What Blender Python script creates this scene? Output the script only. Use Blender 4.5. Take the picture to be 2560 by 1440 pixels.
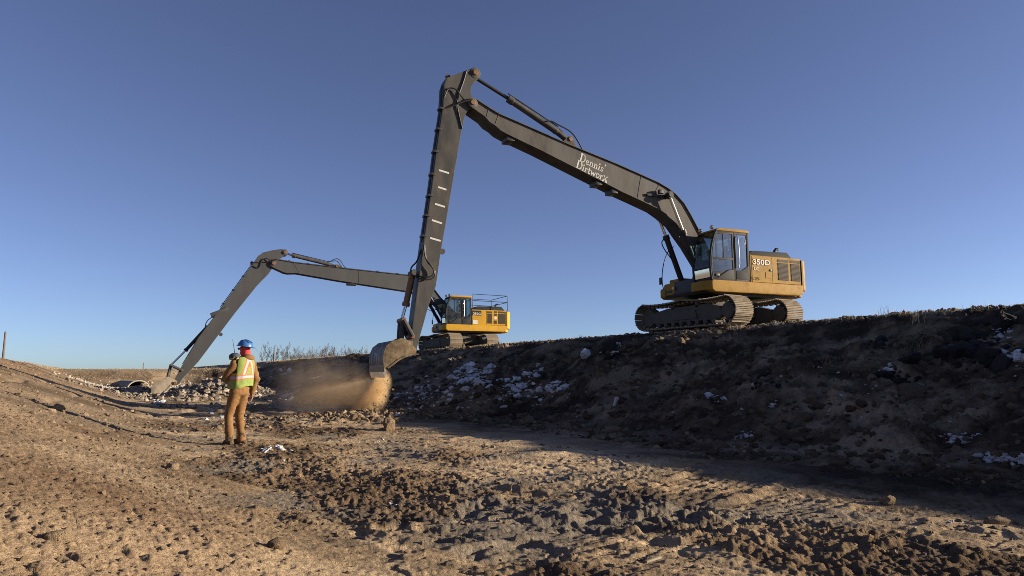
import bpy, bmesh, math, random
import numpy as np
from mathutils import Vector, Matrix, Euler

for o in list(bpy.data.objects): bpy.data.objects.remove(o)
scene = bpy.context.scene
COL = scene.collection
R = math.radians
random.seed(7)
RNG = np.random.default_rng(11)

# ------------------------------------------------------------------ camera, sky, sun, exposure
YAW = R(31.0); CAM_Z = 1.3; FPX = 2560*24/36.0
PITCH = math.atan(215/FPX)
cd = bpy.data.cameras.new('camera'); cam = bpy.data.objects.new('camera', cd); COL.objects.link(cam)
cd.sensor_width = 36; cd.lens = 24; cd.clip_start = .05; cd.clip_end = 9000
cam.location = (0, 0, CAM_Z); cam.rotation_euler = (R(90)+PITCH, 0, -YAW)
scene.camera = cam

SUN_AZ = R(60); SUN_EL = R(12.3)         # azimuth: from -Y towards +X
sun_dir = Vector((math.sin(SUN_AZ)*math.cos(SUN_EL), -math.cos(SUN_AZ)*math.cos(SUN_EL), math.sin(SUN_EL)))
w = bpy.data.worlds.new('World'); scene.world = w; w.use_nodes = True
nt = w.node_tree
sky = nt.nodes.new('ShaderNodeTexSky'); sky.sky_type = 'NISHITA'; sky.sun_disc = False
sky.sun_elevation = SUN_EL
sky.sun_rotation = math.atan2(sun_dir.x, sun_dir.y)
sky.altitude = 600; sky.air_density = .65; sky.dust_density = .5; sky.ozone_density = 3.7
hs = nt.nodes.new('ShaderNodeHueSaturation'); hs.inputs['Saturation'].default_value = .86; hs.inputs['Hue'].default_value = .512
bg = nt.nodes['Background']; bg.inputs['Strength'].default_value = .070
nt.links.new(sky.outputs[0], hs.inputs['Color']); nt.links.new(hs.outputs[0], bg.inputs['Color'])
sl = bpy.data.lights.new('sun', 'SUN'); so = bpy.data.objects.new('sun', sl); COL.objects.link(so)
sl.energy = 5.0; sl.angle = R(.53); sl.color = (1, .86, .66)
so.rotation_euler = (-sun_dir).to_track_quat('-Z', 'Y').to_euler(); so.location = sun_dir*60
scene.view_settings.view_transform = 'Standard'; scene.view_settings.look = 'None'
scene.view_settings.gamma = 1; scene.view_settings.use_curve_mapping = False
scene.view_settings.exposure = 1.05
scene.render.engine = 'CYCLES'
scene.cycles.use_denoising = True; scene.cycles.denoiser = 'OPENIMAGEDENOISE'; scene.cycles.denoising_input_passes = 'RGB_ALBEDO_NORMAL'; scene.cycles.denoising_prefilter = 'NONE'; scene.cycles.use_adaptive_sampling = False; scene.cycles.filter_width = .9; scene.cycles.sample_clamp_indirect = 4
scene.cycles.max_bounces = 6; scene.cycles.volume_bounces = 3; scene.cycles.transparent_max_bounces = 16
scene.cycles.volume_step_rate = 1.0; scene.cycles.volume_max_steps = 256

# ------------------------------------------------------------------ helpers
def tag(o, label=None, cat=None, group=None, kind=None):
    if label: o['label'] = label
    if cat: o['category'] = cat
    if group: o['group'] = group
    if kind: o['kind'] = kind
    return o
def empty(name, loc=(0,0,0), rz=0, rx=0):
    o = bpy.data.objects.new(name, None); COL.objects.link(o)
    o.location = loc; o.rotation_euler = (rx, 0, rz); o.empty_display_size = .2
    return o
def link_mesh(name, me, parent=None, mats=None):
    o = bpy.data.objects.new(name, me); COL.objects.link(o)
    if parent is not None: o.parent = parent
    for m in (mats or []): me.materials.append(m)
    return o

class MB:
    """collects simple shapes, then builds ONE mesh"""
    def __init__(s): s.v = []; s.f = []; s.mi = []; s.cur = 0
    def add(s, v, f):
        b = len(s.v); s.v += [tuple(p) for p in v]; s.f += [tuple(i+b for i in q) for q in f]; s.mi += [s.cur]*len(f)
        return s
    def box(s, x0, x1, y0, y1, z0, z1):
        v = [(x0,y0,z0),(x1,y0,z0),(x1,y1,z0),(x0,y1,z0),(x0,y0,z1),(x1,y0,z1),(x1,y1,z1),(x0,y1,z1)]
        return s.add(v, [(0,3,2,1),(4,5,6,7),(0,1,5,4),(1,2,6,5),(2,3,7,6),(3,0,4,7)])
    def prism(s, prof, y0, y1):
        """prof: (u,z) outline, extruded along y"""
        a = sum(prof[i][0]*prof[(i+1)%len(prof)][1]-prof[(i+1)%len(prof)][0]*prof[i][1] for i in range(len(prof)))
        if a < 0: prof = prof[::-1]
        n = len(prof)
        v = [(u, y0, z) for u, z in prof]+[(u, y1, z) for u, z in prof]
        f = [tuple(range(n)), tuple(range(2*n-1, n-1, -1))]+[(i, i+n, (i+1)%n+n, (i+1)%n) for i in range(n)]
        return s.add(v, f)
    def plan(s, prof, z0, z1):
        """prof: (x,y) outline, extruded along z"""
        a = sum(prof[i][0]*prof[(i+1)%len(prof)][1]-prof[(i+1)%len(prof)][0]*prof[i][1] for i in range(len(prof)))
        if a < 0: prof = prof[::-1]
        n = len(prof)
        v = [(x, y, z0) for x, y in prof]+[(x, y, z1) for x, y in prof]
        f = [tuple(range(n-1, -1, -1)), tuple(range(n, 2*n))]+[(i, (i+1)%n, (i+1)%n+n, i+n) for i in range(n)]
        return s.add(v, f)
    def tube(s, pts, r, n=10, cap=True, smooth=0):
        P = [Vector(p) for p in pts]
        if smooth:
            for _ in range(smooth):
                Q = [P[0]]
                for a, b in zip(P[:-1], P[1:]): Q += [a*.75+b*.25, a*.25+b*.75]
                P = Q+[P[-1]]
        rr = r if isinstance(r, (list, tuple)) else [r]*len(P)
        v = []; nrm = None
        for i, p in enumerate(P):
            t = (P[min(i+1, len(P)-1)]-P[max(i-1, 0)]).normalized()
            if nrm is None:
                nrm = t.orthogonal().normalized()
            nrm = (nrm-t*nrm.dot(t)).normalized(); bn = t.cross(nrm)
            for k in range(n):
                a = 2*math.pi*k/n; v.append(p+(nrm*math.cos(a)+bn*math.sin(a))*rr[i])
        f = [(i*n+k, i*n+(k+1)%n, (i+1)*n+(k+1)%n, (i+1)*n+k) for i in range(len(P)-1) for k in range(n)]
        if cap: f += [tuple(range(n-1, -1, -1)), tuple(range((len(P)-1)*n, len(P)*n))]
        return s.add(v, f)
    def cyl(s, p0, p1, r, n=16, r1=None): return s.tube([p0, p1], [r, r if r1 is None else r1], n)
    def lathe(s, prof, p0, axis, n=20):
        """prof: (distance along axis, radius)"""
        a = Vector(axis).normalized(); p0 = Vector(p0)
        return s.tube([p0+a*d for d, r in prof], [max(r, 1e-4) for d, r in prof], n) if False else s._lathe(prof, p0, a, n)
    def _lathe(s, prof, p0, a, n):
        u = a.orthogonal().normalized(); w_ = a.cross(u); v = []
        for d, r in prof:
            for k in range(n):
                t = 2*math.pi*k/n; v.append(p0+a*d+(u*math.cos(t)+w_*math.sin(t))*r)
        m = len(prof)
        f = [(i*n+k, i*n+(k+1)%n, (i+1)*n+(k+1)%n, (i+1)*n+k) for i in range(m-1) for k in range(n)]
        f += [tuple(range(n-1, -1, -1)), tuple(range((m-1)*n, m*n))]
        return s.add(v, f)
    def ball(s, c, rx, ry=None, rz=None, n=14, m=9):
        ry = ry or rx; rz = rz or rx; v = []; c = Vector(c)
        for i in range(m+1):
            ph = math.pi*i/m
            for k in range(n):
                t = 2*math.pi*k/n
                v.append((c.x+rx*math.sin(ph)*math.cos(t), c.y+ry*math.sin(ph)*math.sin(t), c.z+rz*math.cos(ph)))
        f = [(i*n+k, (i+1)*n+k, (i+1)*n+(k+1)%n, i*n+(k+1)%n) for i in range(m) for k in range(n)]
        return s.add(v, f)
    def capsule(s, p0, p1, r0, r1, n=14):
        p0 = Vector(p0); p1 = Vector(p1); d = (p1-p0); L = d.length; a = d.normalized()
        prof = [(-r0*math.cos(t), r0*math.sin(t)+1e-4) for t in [math.pi/2*i/4 for i in range(5)]]
        prof += [(L+r1*math.sin(t), r1*math.cos(t)+1e-4) for t in [math.pi/2*i/4 for i in range(5)]]
        return s._lathe(prof, p0, a, n)
    def strip(s, line, t, y0, y1):
        """plate of thickness t laid on an (u,z) polyline (offset to its left side)"""
        up = []; n = len(line)
        for i, (u, z) in enumerate(line):
            a = line[max(i-1, 0)]; b = line[min(i+1, n-1)]
            du, dz = b[0]-a[0], b[1]-a[1]; L = math.hypot(du, dz) or 1
            up.append((u-dz/L*t, z+du/L*t))
        return s.prism(list(line)+up[::-1], y0, y1)
    def xf(s, M):
        s.v = [tuple(M @ Vector(p)) for p in s.v]; return s
    def mesh(s, name, bevel=0, seg=2, sharp=32):
        me = bpy.data.meshes.new(name); me.from_pydata(s.v, [], s.f)
        if any(s.mi): me.polygons.foreach_set('material_index', s.mi)
        bm = bmesh.new(); bm.from_mesh(me)
        bmesh.ops.remove_doubles(bm, verts=bm.verts, dist=1e-5)
        bmesh.ops.recalc_face_normals(bm, faces=bm.faces)
        if bevel:
            es = [e for e in bm.edges if len(e.link_faces) == 2 and e.calc_face_angle(0) > R(28)]
            bmesh.ops.bevel(bm, geom=es, offset=bevel, segments=seg, affect='EDGES', profile=.6, clamp_overlap=True)
        bm.to_mesh(me); bm.free()
        me.polygons.foreach_set('use_smooth', [True]*len(me.polygons))
        me.set_sharp_from_angle(angle=R(sharp))
        return me
    def build(s, name, mat, parent=None, bevel=0, seg=2, sharp=32):
        return link_mesh(name, s.mesh(name, bevel, seg, sharp), parent, mat if isinstance(mat, (list, tuple)) else [mat])

def evaluated(me, mods):
    """apply modifiers given as (type, {attributes}) and return the new mesh"""
    o = bpy.data.objects.new('work', me); COL.objects.link(o)
    for t, kw in mods:
        m = o.modifiers.new(t, t)
        for k, x in kw.items(): setattr(m, k, x)
    bpy.context.view_layer.update()
    dg = bpy.context.evaluated_depsgraph_get()
    out = bpy.data.meshes.new_from_object(o.evaluated_get(dg))
    bpy.data.objects.remove(o)
    return out

# ------------------------------------------------------------------ noise (numpy)
def _h(ix, iy, seed):
    a = (ix.astype(np.int64)*374761393+iy.astype(np.int64)*668265263+seed*974634777) & 0xffffffff
    a = ((a ^ (a >> 13))*1274126177) & 0xffffffff
    a = ((a ^ (a >> 15))*2246822519) & 0xffffffff
    return ((a ^ (a >> 16)) & 0xffffff)/float(0xffffff)
def vn(x, y, seed=0):
    x = np.asarray(x, float); y = np.asarray(y, float)
    ix = np.floor(x); iy = np.floor(y); fx = x-ix; fy = y-iy
    fx = fx*fx*fx*(fx*(fx*6-15)+10); fy = fy*fy*fy*(fy*(fy*6-15)+10)
    a = _h(ix, iy, seed); b = _h(ix+1, iy, seed); c = _h(ix, iy+1, seed); d = _h(ix+1, iy+1, seed)
    return ((a+(b-a)*fx)*(1-fy)+(c+(d-c)*fx)*fy)*2-1
def fbm(x, y, octv=4, seed=0, gain=.5):
    s = 0; a = 1; t = 0
    for i in range(octv):
        s = s+a*vn(x+17.3*i, y-9.1*i, seed+i*7); t += a; a *= gain; x = x*2.03; y = y*2.03
    return s/t
def clods(x, y, cell, seed, rmin=.25, rmax=.62, dens=.7, w=None):
    """height field of half-buried lumps; w: where it is wanted (elsewhere 0)"""
    x, y = np.broadcast_arrays(x, y)
    if w is not None:
        sel = np.nonzero(w.ravel() > .02)[0]; out_all = np.zeros(x.size)
        if len(sel): out_all[sel] = clods(x.ravel()[sel], y.ravel()[sel], cell, seed, rmin, rmax, dens)
        return out_all.reshape(x.shape)
    u = (x/cell).astype(np.float32); v = (y/cell).astype(np.float32); iu = np.floor(u); iv = np.floor(v); out = np.zeros_like(u)
    ju = iu.astype(np.int32); jv = iv.astype(np.int32)
    for du in (-1, 0, 1):
        for dv in (-1, 0, 1):
            h = (ju+du).astype(np.uint32)*np.uint32(374761393)+(jv+dv).astype(np.uint32)*np.uint32(668265263)+np.uint32((seed*974634777) & 0xffffffff)
            h = (h ^ (h >> np.uint32(13)))*np.uint32(1274126177); h = (h ^ (h >> np.uint32(15)))*np.uint32(2246822519); h = h ^ (h >> np.uint32(16))
            b1 = (h & np.uint32(127)).astype(np.float32)/127; b2 = ((h >> np.uint32(7)) & np.uint32(63)).astype(np.float32)/63
            b3 = ((h >> np.uint32(13)) & np.uint32(63)).astype(np.float32)/63; b4 = ((h >> np.uint32(19)) & np.uint32(63)).astype(np.float32)/63
            b5 = ((h >> np.uint32(25)) & np.uint32(127)).astype(np.float32)/127
            r = np.where(b2 < dens, rmin+(rmax-rmin)*b1*b1, 1e-3)
            ax = u-(iu+du+.05+.9*b3); ay = v-(iv+dv+.05+.9*b4)
            k = b5*2-1
            d2 = (ax*ax+ay*ay+.6*(ax*ay)*k*2)/(r*r)
            out = np.maximum(out, r*np.sqrt(np.clip(1-d2, 0, 1))*(.6+.7*b5))
    return (out*cell).astype(np.float64)
def sst(a, b, x):
    t = np.clip((x-a)/(b-a), 0, 1); return t*t*(3-2*t)
def softp(x, k): return np.where(x/k > 30, x, k*np.log1p(np.exp(np.clip(x/k, -60, 30))))
def smin(a, b, k):
    h = np.clip(.5+.5*(b-a)/k, 0, 1); return b+(a-b)*h-k*h*(1-h)
def smax(a, b, k): return -smin(-a, -b, k)

# ------------------------------------------------------------------ terrain height and soil colour
def terrain(x, y, full=True):
    x = np.asarray(x, float); y = np.asarray(y, float)
    r = np.hypot(x, y)
    wob = .35*vn(y/9., x*0+3, 5)+.12*vn(y/2.3, x*0+8, 6)
    xt = 1.05+.25*np.sin(y*.06)+.3*wob
    zl = smin(.37*softp(xt-x, .45), 2.32+0*x, .35)
    bl = .10*vn(y/6, x*0+1, 15)+.05*vn(y/1.7, x*0+2, 16)
    toe = 9.0+wob*.9
    zr = smin(.352*softp(x-toe, .5)*(8.4/(17.45-toe))+.0, 2.86+.06*sst(17.4, 20, x)+bl*.12, .45)
    ze = smin(.42*softp(y-69+.12*x, 1.5), 1.74+0*x, .3)
    z = smax(smax(zl, zr, .15), ze, .3)
    far = sst(140, 900, r); z = z*(1-far)+2.0*far
    m_l = sst(1.7, .3, x)*sst(74, 66, y)*sst(-6.4, -5.2, x)
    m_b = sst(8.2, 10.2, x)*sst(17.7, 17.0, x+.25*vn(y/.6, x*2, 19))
    m_p = np.maximum(np.maximum(sst(17.0, 17.7, x+.25*vn(y/.6, x*2, 19)), sst(-5.2, -6, x)), sst(71, 74, y))
    m_f = np.clip(1-m_l-m_b-m_p, 0, 1)
    near = sst(60, 25, r)
    # floor: rough ploughed patches and smoothed, dragged strips
    def G(cx, cy, sx, sy): return np.exp(-((x-cx)/sx)**2-((y-cy)/sy)**2)
    zone = .24*G(2.3, 7.6, .8, 2.4)+.26*G(3.7, 4.7, .8, .7)+.30*G(4.4, 17, 3.5, 2.4)-.42*G(5.4, 11, 1.6, 3.2)-.36*G(5.9, 4.4, 1.3, 1.5)-.30*G(2.9, 4.4, .45, .5)-.2*G(4.2, 7.0, .7, 1.0)
    rough = sst(-.06, .20, fbm(x/1.2+3, y/2.4, 4, 21)*.8+zone)
    z = z+m_f*(.07*fbm(x/3.2, y/3.2, 3, 31)+.025*fbm(x/.9, y/.9, 3, 32))
    c1 = clods(x, y, .46, 41, .12, .46, .35, m_f); c2 = clods(x+3, y+1, .21, 42, .15, .55, .6, m_f); c3 = clods(x, y, .10, 43, .2, .6, .75, m_f*near)
    c4 = clods(x+.7, y, .055, 44, .3, .6, .8, m_f*sst(22, 18, r)) if full else 0
    fine = fbm(x/.11, y/.11, 3, 45)*.012
    grit = fbm(x/.045, y/.045, 2, 56)*.014*sst(20, 10, r) if full else 0
    crink = 0; am = .055; sc_ = .55
    for i_ in range(4):
        q_ = 1-np.abs(vn(x/sc_+11*i_, y/sc_*1.2+5*i_, 140+i_)); crink = crink+am*q_*q_; am *= .58; sc_ *= .47
    crink = crink-.06
    z = z+m_f*(rough*(crink*.50+c1*.09*rough+c2*.12*rough+c3*.26+c4*.55+.04*np.abs(fbm(x/.5, y/.4, 4, 47)))+(1-rough)*(c3*.04+c4*.16)+fine*(.4+rough)+grit*(.35+.65*rough))
    lt = (fbm(x/1.5+50, y/1.0, 4, 48)+.10*fbm(x/.3, y/.3, 2, 49))*5.0; lf = np.floor(lt); ff = lt-lf
    z = z+m_f*.020*(lf+sst(.88, 1.0, ff)-lt*.85)*sst(-.2, .15, fbm(x/2.3, y/2.3, 2, 50))
    # dragged streaks in the smooth strips
    z = z+m_f*(1-rough*.8)*(.009*vn((x+.5*y)/.16, (y-.5*x)/2.6, 46)+.005*vn((x+.45*y)/.07, (y-.45*x)/1.8, 55))
    # combed scrapes left by the bucket teeth
    for (cx, cy, an, hl, hw) in ((5.2, 11.0, .25, 2.2, .55), (4.9, 8.2, -.1, 1.5, .6), (6.0, 5.6, .35, 1.6, .5), (5.2, 4.4, .1, 1.2, .45), (3.9, 13.2, .5, 1.6, .5), (2.9, 4.3, .2, .8, .3)):
        lu = (x-cx)*math.cos(an)+(y-cy)*math.sin(an); lv = (y-cy)*math.cos(an)-(x-cx)*math.sin(an)+.04*np.sin(lu*2)
        z = z-sst(hl, hl*.7, np.abs(lu))*sst(hw, hw*.85, np.abs(lv))*(.012+.006*np.cos(lv*2*math.pi/.115))
        z = z+sst(hl, hl*.7, np.abs(lu))*.03*np.exp(-((np.abs(lv)-hw*1.08)/.06)**2)*(.5+.5*vn(lu/.13, lv/.2, 150))
    # deep wet clods close to the camera on the right
    wet = sst(2.3, 1.0, np.hypot((x-3.7)*.75, (y-5.3)*1.1))
    z = z+wet*(.13*clods(x+.4, y, .42, 51, .12, .55, .5, wet)+.55*crink*sst(-.3, .2, fbm(x/.6, y/.5, 3, 54))-.04*sst(.05, .4, fbm(x/.4, y/.3, 4, 52)))
    # left slope: fine crumbs, a few lumps, a few dozer grooves
    g = np.zeros_like(x)
    for (x0, k, y0, y1, dpt) in ((-3.6, .055, 18, 44, .09), (-2.3, .06, 13, 30, .10), (-.9, .05, 15, 26, .06), (-4.6, .03, 30, 62, .08), (-.2, .11, 9.5, 15, .05)):
        dd = (x-(x0+k*(y-y0)))+.06*vn(y/1.1, x*0, 61)
        g = g+dpt*np.exp(-(dd/.10)**2)*sst(y0, y0+2, y)*sst(y1, y1-3, y)*sst(-.5, .1, vn(y/2.2, x*0+x0, 62))
    z = z+m_l*(.05*fbm(x/2.4, y/2.4, 4, 63)+.07*clods(x, y, .7, 64, .08, .34, .35, m_l)+.11*clods(x, y, .2, 65, .15, .5, .6, m_l)+.34*clods(x, y, .09, 66, .2, .55, .85, m_l*near)+(.5*clods(x, y, .045, 67, .25, .6, .85, m_l*sst(16, 12, r)) if full else 0)+fine*.7+grit*.8)-m_l*g
    # shaded bank: hummocks, slumps and lumps
    sl = fbm(x/2.6, y/2.6, 4, 71)
    z = z+m_b*sst(17.2, 15.8, x)*(.42*sl+.18*np.abs(fbm(x/1.1, y/1.1, 3, 72))-.05)
    z = z+m_b*(.32*clods(x, y, 1.1, 73, .1, .5, .4, m_b)*sst(16.4, 15, x)+.42*clods(x, y, .45, 74, .15, .55, .6, m_b)*sst(17.2, 15.5, x)+.75*clods(x, y, .18, 75, .2, .55, .7, m_b)+(.75*clods(x, y, .08, 77, .2, .6, .7, m_b*near) if full else 0)+fine)
    z = z+m_b*sst(13.2, 14.6, x)*.05*vn(x/2.2+.3*y, y/.32+.2*x, 78)
    # plateau lip
    z = z+m_p*sst(80, 40, r)*(.05*fbm(x/.5, y/.5, 3, 81)+.5*clods(x, y, .22, 82, .1, .5, .4, m_p*sst(50, 40, r))*sst(19.5, 17.5, x))
    # spoil heap by the far bucket, and dumped clods under the near bucket
    hp = 1.05*np.exp(-(((x-5.6)/2.3)**2+((y-37.6)/2.0)**2))+.55*np.exp(-(((x-2.2)/1.6)**2+((y-45)/2.5)**2))+.45*np.exp(-(((x-8.6)/1.6)**2+((y-31)/2.2)**2))+.5*np.exp(-(((x-6.8)/2.2)**2+((y-53)/3)**2))
    z = z+hp*(.75+.4*fbm(x/.8, y/.8, 3, 91))+np.clip(hp*1.6, 0, 1)*(.5*clods(x, y, .6, 92, .2, .6, .8, hp)+.6*clods(x, y, .3, 93, .2, .6, .8, hp))
    dp = np.exp(-(((x-6.3)/2.6)**2+((y-18.2)/1.3)**2))
    z = z+dp*(.08+.55*clods(x, y, .4, 94, .2, .6, .8, dp)+.5*clods(x, y, .2, 95, .2, .6, .8, dp))
    dp2 = np.exp(-(((x-3.4)/2.6)**2+((y-24)/3.5)**2))
    z = z+dp2*(.45*clods(x, y, .6, 96, .2, .55, .6, dp2)+.10*fbm(x/1.5, y/1.5, 3, 97))
    if not full: return z
    # ---- soil colours (albedo)
    n1 = fbm(x/1.3, y/1.9, 4, 101)[..., None]; n2 = fbm(x/.35, y/.35, 3, 102)[..., None]; n3 = fbm(x/5, y/5, 3, 103)[..., None]
    def C(*c): return np.array(c)
    t1 = np.clip(.5+.9*n1+.35*n2, 0, 1)
    left = C(.19,.127,.078)*(1-t1)+C(.375,.272,.174)*t1
    left = left*(1+.38*n3)*(1-.18*sst(8, 24, r)[..., None])*(C(1,1,1)+C(.05,0,-.06)*n3)
    moist = sst(.0, .45, .7*fbm(x/1.1+9, y/1.6, 4, 104)+.75*rough-.20+.10*sst(5, 2.5, x))[..., None]
    dry = C(.34,.236,.137)*(1-t1)+C(.52,.385,.24)*t1
    wetc = C(.10,.064,.037)*(1-t1)+C(.26,.172,.10)*t1
    stk = (vn((x+.5*y)/.13, (y-.5*x)/2.6, 108)+.7*vn((x+.45*y)/.05, (y-.45*x)/1.3, 109))[..., None]
    dry = dry*(1+.20*stk*(1-rough[..., None]))
    fl = dry*(1-moist*.85)+wetc*moist*.85
    wz = (wet*sst(-.25, .2, fbm(x/.5, y/.35, 4, 112)))[..., None]
    fl = fl*(1-.8*wz)+C(.085,.066,.052)*.8*wz
    grey = sst(.12, .4, fbm(x/1.4+31, y/1.0, 3, 105)+.35*np.exp(-((x-3.9)**2+(y-4.6)**2)/2.2))[..., None]
    fl = fl*(1-.7*grey)+C(.235,.20,.158)*grey*.7
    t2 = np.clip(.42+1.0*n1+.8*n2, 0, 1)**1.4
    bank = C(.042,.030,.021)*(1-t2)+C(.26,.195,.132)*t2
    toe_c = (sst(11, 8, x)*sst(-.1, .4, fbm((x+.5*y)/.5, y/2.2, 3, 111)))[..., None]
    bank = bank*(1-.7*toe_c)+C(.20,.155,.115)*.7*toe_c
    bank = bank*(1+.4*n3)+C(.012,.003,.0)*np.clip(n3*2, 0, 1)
    plat = C(.24,.18,.115)*(1-t1)+C(.40,.31,.19)*t1
    grass_far = C(.33,.245,.14)*(1-t1)+C(.42,.32,.19)*t1
    mbc = sst(6.3, 8.0, x+.5*fbm(x/.8, y/1.5, 3, 107))*(1-m_p); mfc = m_f*(1-mbc)  # dark bank colour run onto the floor, painting in the bank's shadow
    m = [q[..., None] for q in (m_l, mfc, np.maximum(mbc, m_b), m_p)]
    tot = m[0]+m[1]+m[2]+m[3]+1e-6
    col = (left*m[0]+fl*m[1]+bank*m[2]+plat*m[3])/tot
    hm = np.clip(hp*1.3, 0, 1)[..., None]; frost = sst(.05, .35, fbm(x/.5, y/.5, 3, 106))[..., None]
    col = col*(1-hm)+hm*(C(.19,.14,.095)*(1-frost)+C(.50,.45,.40)*frost)
    fm = sst(100, 180, r)[..., None]
    col = col*(1-fm)+grass_far*fm
    return z, np.clip(col, .01, .9)

def ground_z(x, y): return float(terrain(np.array([x]), np.array([y]), False)[0])
FWD_H = Vector((math.sin(YAW), math.cos(YAW), 0)); RIGHT = Vector((math.cos(YAW), -math.sin(YAW), 0)); UP = Vector((0, 0, 1))
def sight(px, py):
    f = FWD_H*math.cos(PITCH)+UP*math.sin(PITCH); u = UP*math.cos(PITCH)-FWD_H*math.sin(PITCH)
    return f+RIGHT*((px-1280)/FPX)-u*((py-720)/FPX)
def on_ground_many(pp, t0=3.0, t1=130, n=300):
    """where lines of sight meet the terrain"""
    D = np.array([sight(px, py)[:] for px, py in pp]); ts = np.geomspace(t0, t1, n)
    zz = terrain(D[:, :1]*ts, D[:, 1:2]*ts, False); g = CAM_Z+D[:, 2:3]*ts-zz
    hit = g <= 0; i = np.where(hit.any(1), hit.argmax(1), n-1); i = np.maximum(i, 1); k = np.arange(len(D))
    ga = g[k, i-1]; gb = g[k, i]; f = np.clip(ga/(ga-gb+1e-9), 0, 1); t = ts[i-1]+(ts[i]-ts[i-1])*f
    return [Vector((D[j, 0]*t[j], D[j, 1]*t[j], CAM_Z+D[j, 2]*t[j])) for j in k]
def on_ground(px, py): return on_ground_many([(px, py)], n=900)[0]

# ------------------------------------------------------------------ materials
def nodes_of(m): m.use_nodes = True; return m.node_tree, m.node_tree.nodes['Principled BSDF']
def N(nt, t, **kw):
    n = nt.nodes.new(t)
    for k, x in kw.items(): setattr(n, k, x)
    return n
def ramp(nt, fac, stops):
    r_ = N(nt, 'ShaderNodeValToRGB'); nt.links.new(fac, r_.inputs[0]); e = r_.color_ramp.elements
    while len(e) < len(stops): e.new(.5)
    for el, (p, c) in zip(e, stops): el.position = p; el.color = (*c, 1) if len(c) == 3 else c
    return r_.outputs[0]
def mat(name, col, rough=.6, metal=0., dirt=None, amount=.5, scale=3., bump=0., bscale=60., spec=.35, coord='Object', streak=1.0, var=.18):
    m = bpy.data.materials.new(name); nt, p = nodes_of(m)
    p.inputs['Roughness'].default_value = rough; p.inputs['Metallic'].default_value = metal
    p.inputs['Specular IOR Level'].default_value = spec
    tc = N(nt, 'ShaderNodeTexCoord'); mp = N(nt, 'ShaderNodeMapping'); mp.inputs['Scale'].default_value = (1, 1, streak)
    nt.links.new(tc.outputs[coord], mp.inputs[0])
    n1 = N(nt, 'ShaderNodeTexNoise'); n1.inputs['Scale'].default_value = scale; n1.inputs['Detail'].default_value = 8; n1.inputs['Roughness'].default_value = .65
    nt.links.new(mp.outputs[0], n1.inputs['Vector'])
    lo = tuple(c*(1-var) for c in col); hi = tuple(min(1, c*(1+var)) for c in col)
    base = ramp(nt, n1.outputs[0], [(.3, lo), (.7, hi)])
    if dirt:
        n2 = N(nt, 'ShaderNodeTexNoise'); n2.inputs['Scale'].default_value = scale*2.3; n2.inputs['Detail'].default_value = 10; n2.inputs['Roughness'].default_value = .7
        nt.links.new(mp.outputs[0], n2.inputs['Vector'])
        f = ramp(nt, n2.outputs[0], [(.62-.25*amount, (0,0,0)), (.80-.15*amount, (amount,)*3)])
        mx = N(nt, 'ShaderNodeMixRGB'); nt.links.new(f, mx.inputs[0]); nt.links.new(base, mx.inputs[1]); mx.inputs[2].default_value = (*dirt, 1)
        base = mx.outputs[0]
        rr = N(nt, 'ShaderNodeMapRange'); nt.links.new(f, rr.inputs[0]); rr.inputs[3].default_value = rough; rr.inputs[4].default_value = .9
        nt.links.new(rr.outputs[0], p.inputs['Roughness'])
    nt.links.new(base, p.inputs['Base Color'])
    if bump:
        n3 = N(nt, 'ShaderNodeTexNoise'); n3.inputs['Scale'].default_value = bscale; n3.inputs['Detail'].default_value = 6
        nt.links.new(tc.outputs[coord], n3.inputs['Vector'])
        b = N(nt, 'ShaderNodeBump'); b.inputs['Strength'].default_value = bump; b.inputs['Distance'].default_value = .02
        nt.links.new(n3.outputs[0], b.inputs['Height']); nt.links.new(b.outputs[0], p.inputs['Normal'])
    return m

def soil_mat():
    m = bpy.data.materials.new('soil'); nt, p = nodes_of(m)
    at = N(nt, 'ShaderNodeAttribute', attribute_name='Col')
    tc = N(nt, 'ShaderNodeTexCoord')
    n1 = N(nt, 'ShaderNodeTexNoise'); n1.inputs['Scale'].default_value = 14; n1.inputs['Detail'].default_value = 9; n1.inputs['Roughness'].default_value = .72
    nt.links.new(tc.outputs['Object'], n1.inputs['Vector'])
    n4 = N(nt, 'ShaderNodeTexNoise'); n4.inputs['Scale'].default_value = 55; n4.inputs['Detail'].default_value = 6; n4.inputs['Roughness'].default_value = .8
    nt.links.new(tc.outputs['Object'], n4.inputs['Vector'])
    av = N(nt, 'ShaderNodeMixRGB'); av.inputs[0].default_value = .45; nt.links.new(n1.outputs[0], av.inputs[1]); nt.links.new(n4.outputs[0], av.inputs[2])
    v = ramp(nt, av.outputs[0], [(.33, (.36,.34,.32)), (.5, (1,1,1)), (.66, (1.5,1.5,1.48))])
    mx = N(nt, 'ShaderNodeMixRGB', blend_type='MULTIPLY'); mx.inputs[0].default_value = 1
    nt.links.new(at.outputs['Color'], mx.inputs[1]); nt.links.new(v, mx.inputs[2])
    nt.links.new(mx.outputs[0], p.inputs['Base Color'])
    p.inputs['Roughness'].default_value = .95; p.inputs['Specular IOR Level'].default_value = .12
    n2 = N(nt, 'ShaderNodeTexNoise'); n2.inputs['Scale'].default_value = 30; n2.inputs['Detail'].default_value = 8; n2.inputs['Roughness'].default_value = .7
    nt.links.new(tc.outputs['Object'], n2.inputs['Vector'])
    b = N(nt, 'ShaderNodeBump'); b.inputs['Strength'].default_value = 1.0; b.inputs['Distance'].default_value = .05
    nt.links.new(n2.outputs[0], b.inputs['Height']); nt.links.new(b.outputs[0], p.inputs['Normal'])
    return m
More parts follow.
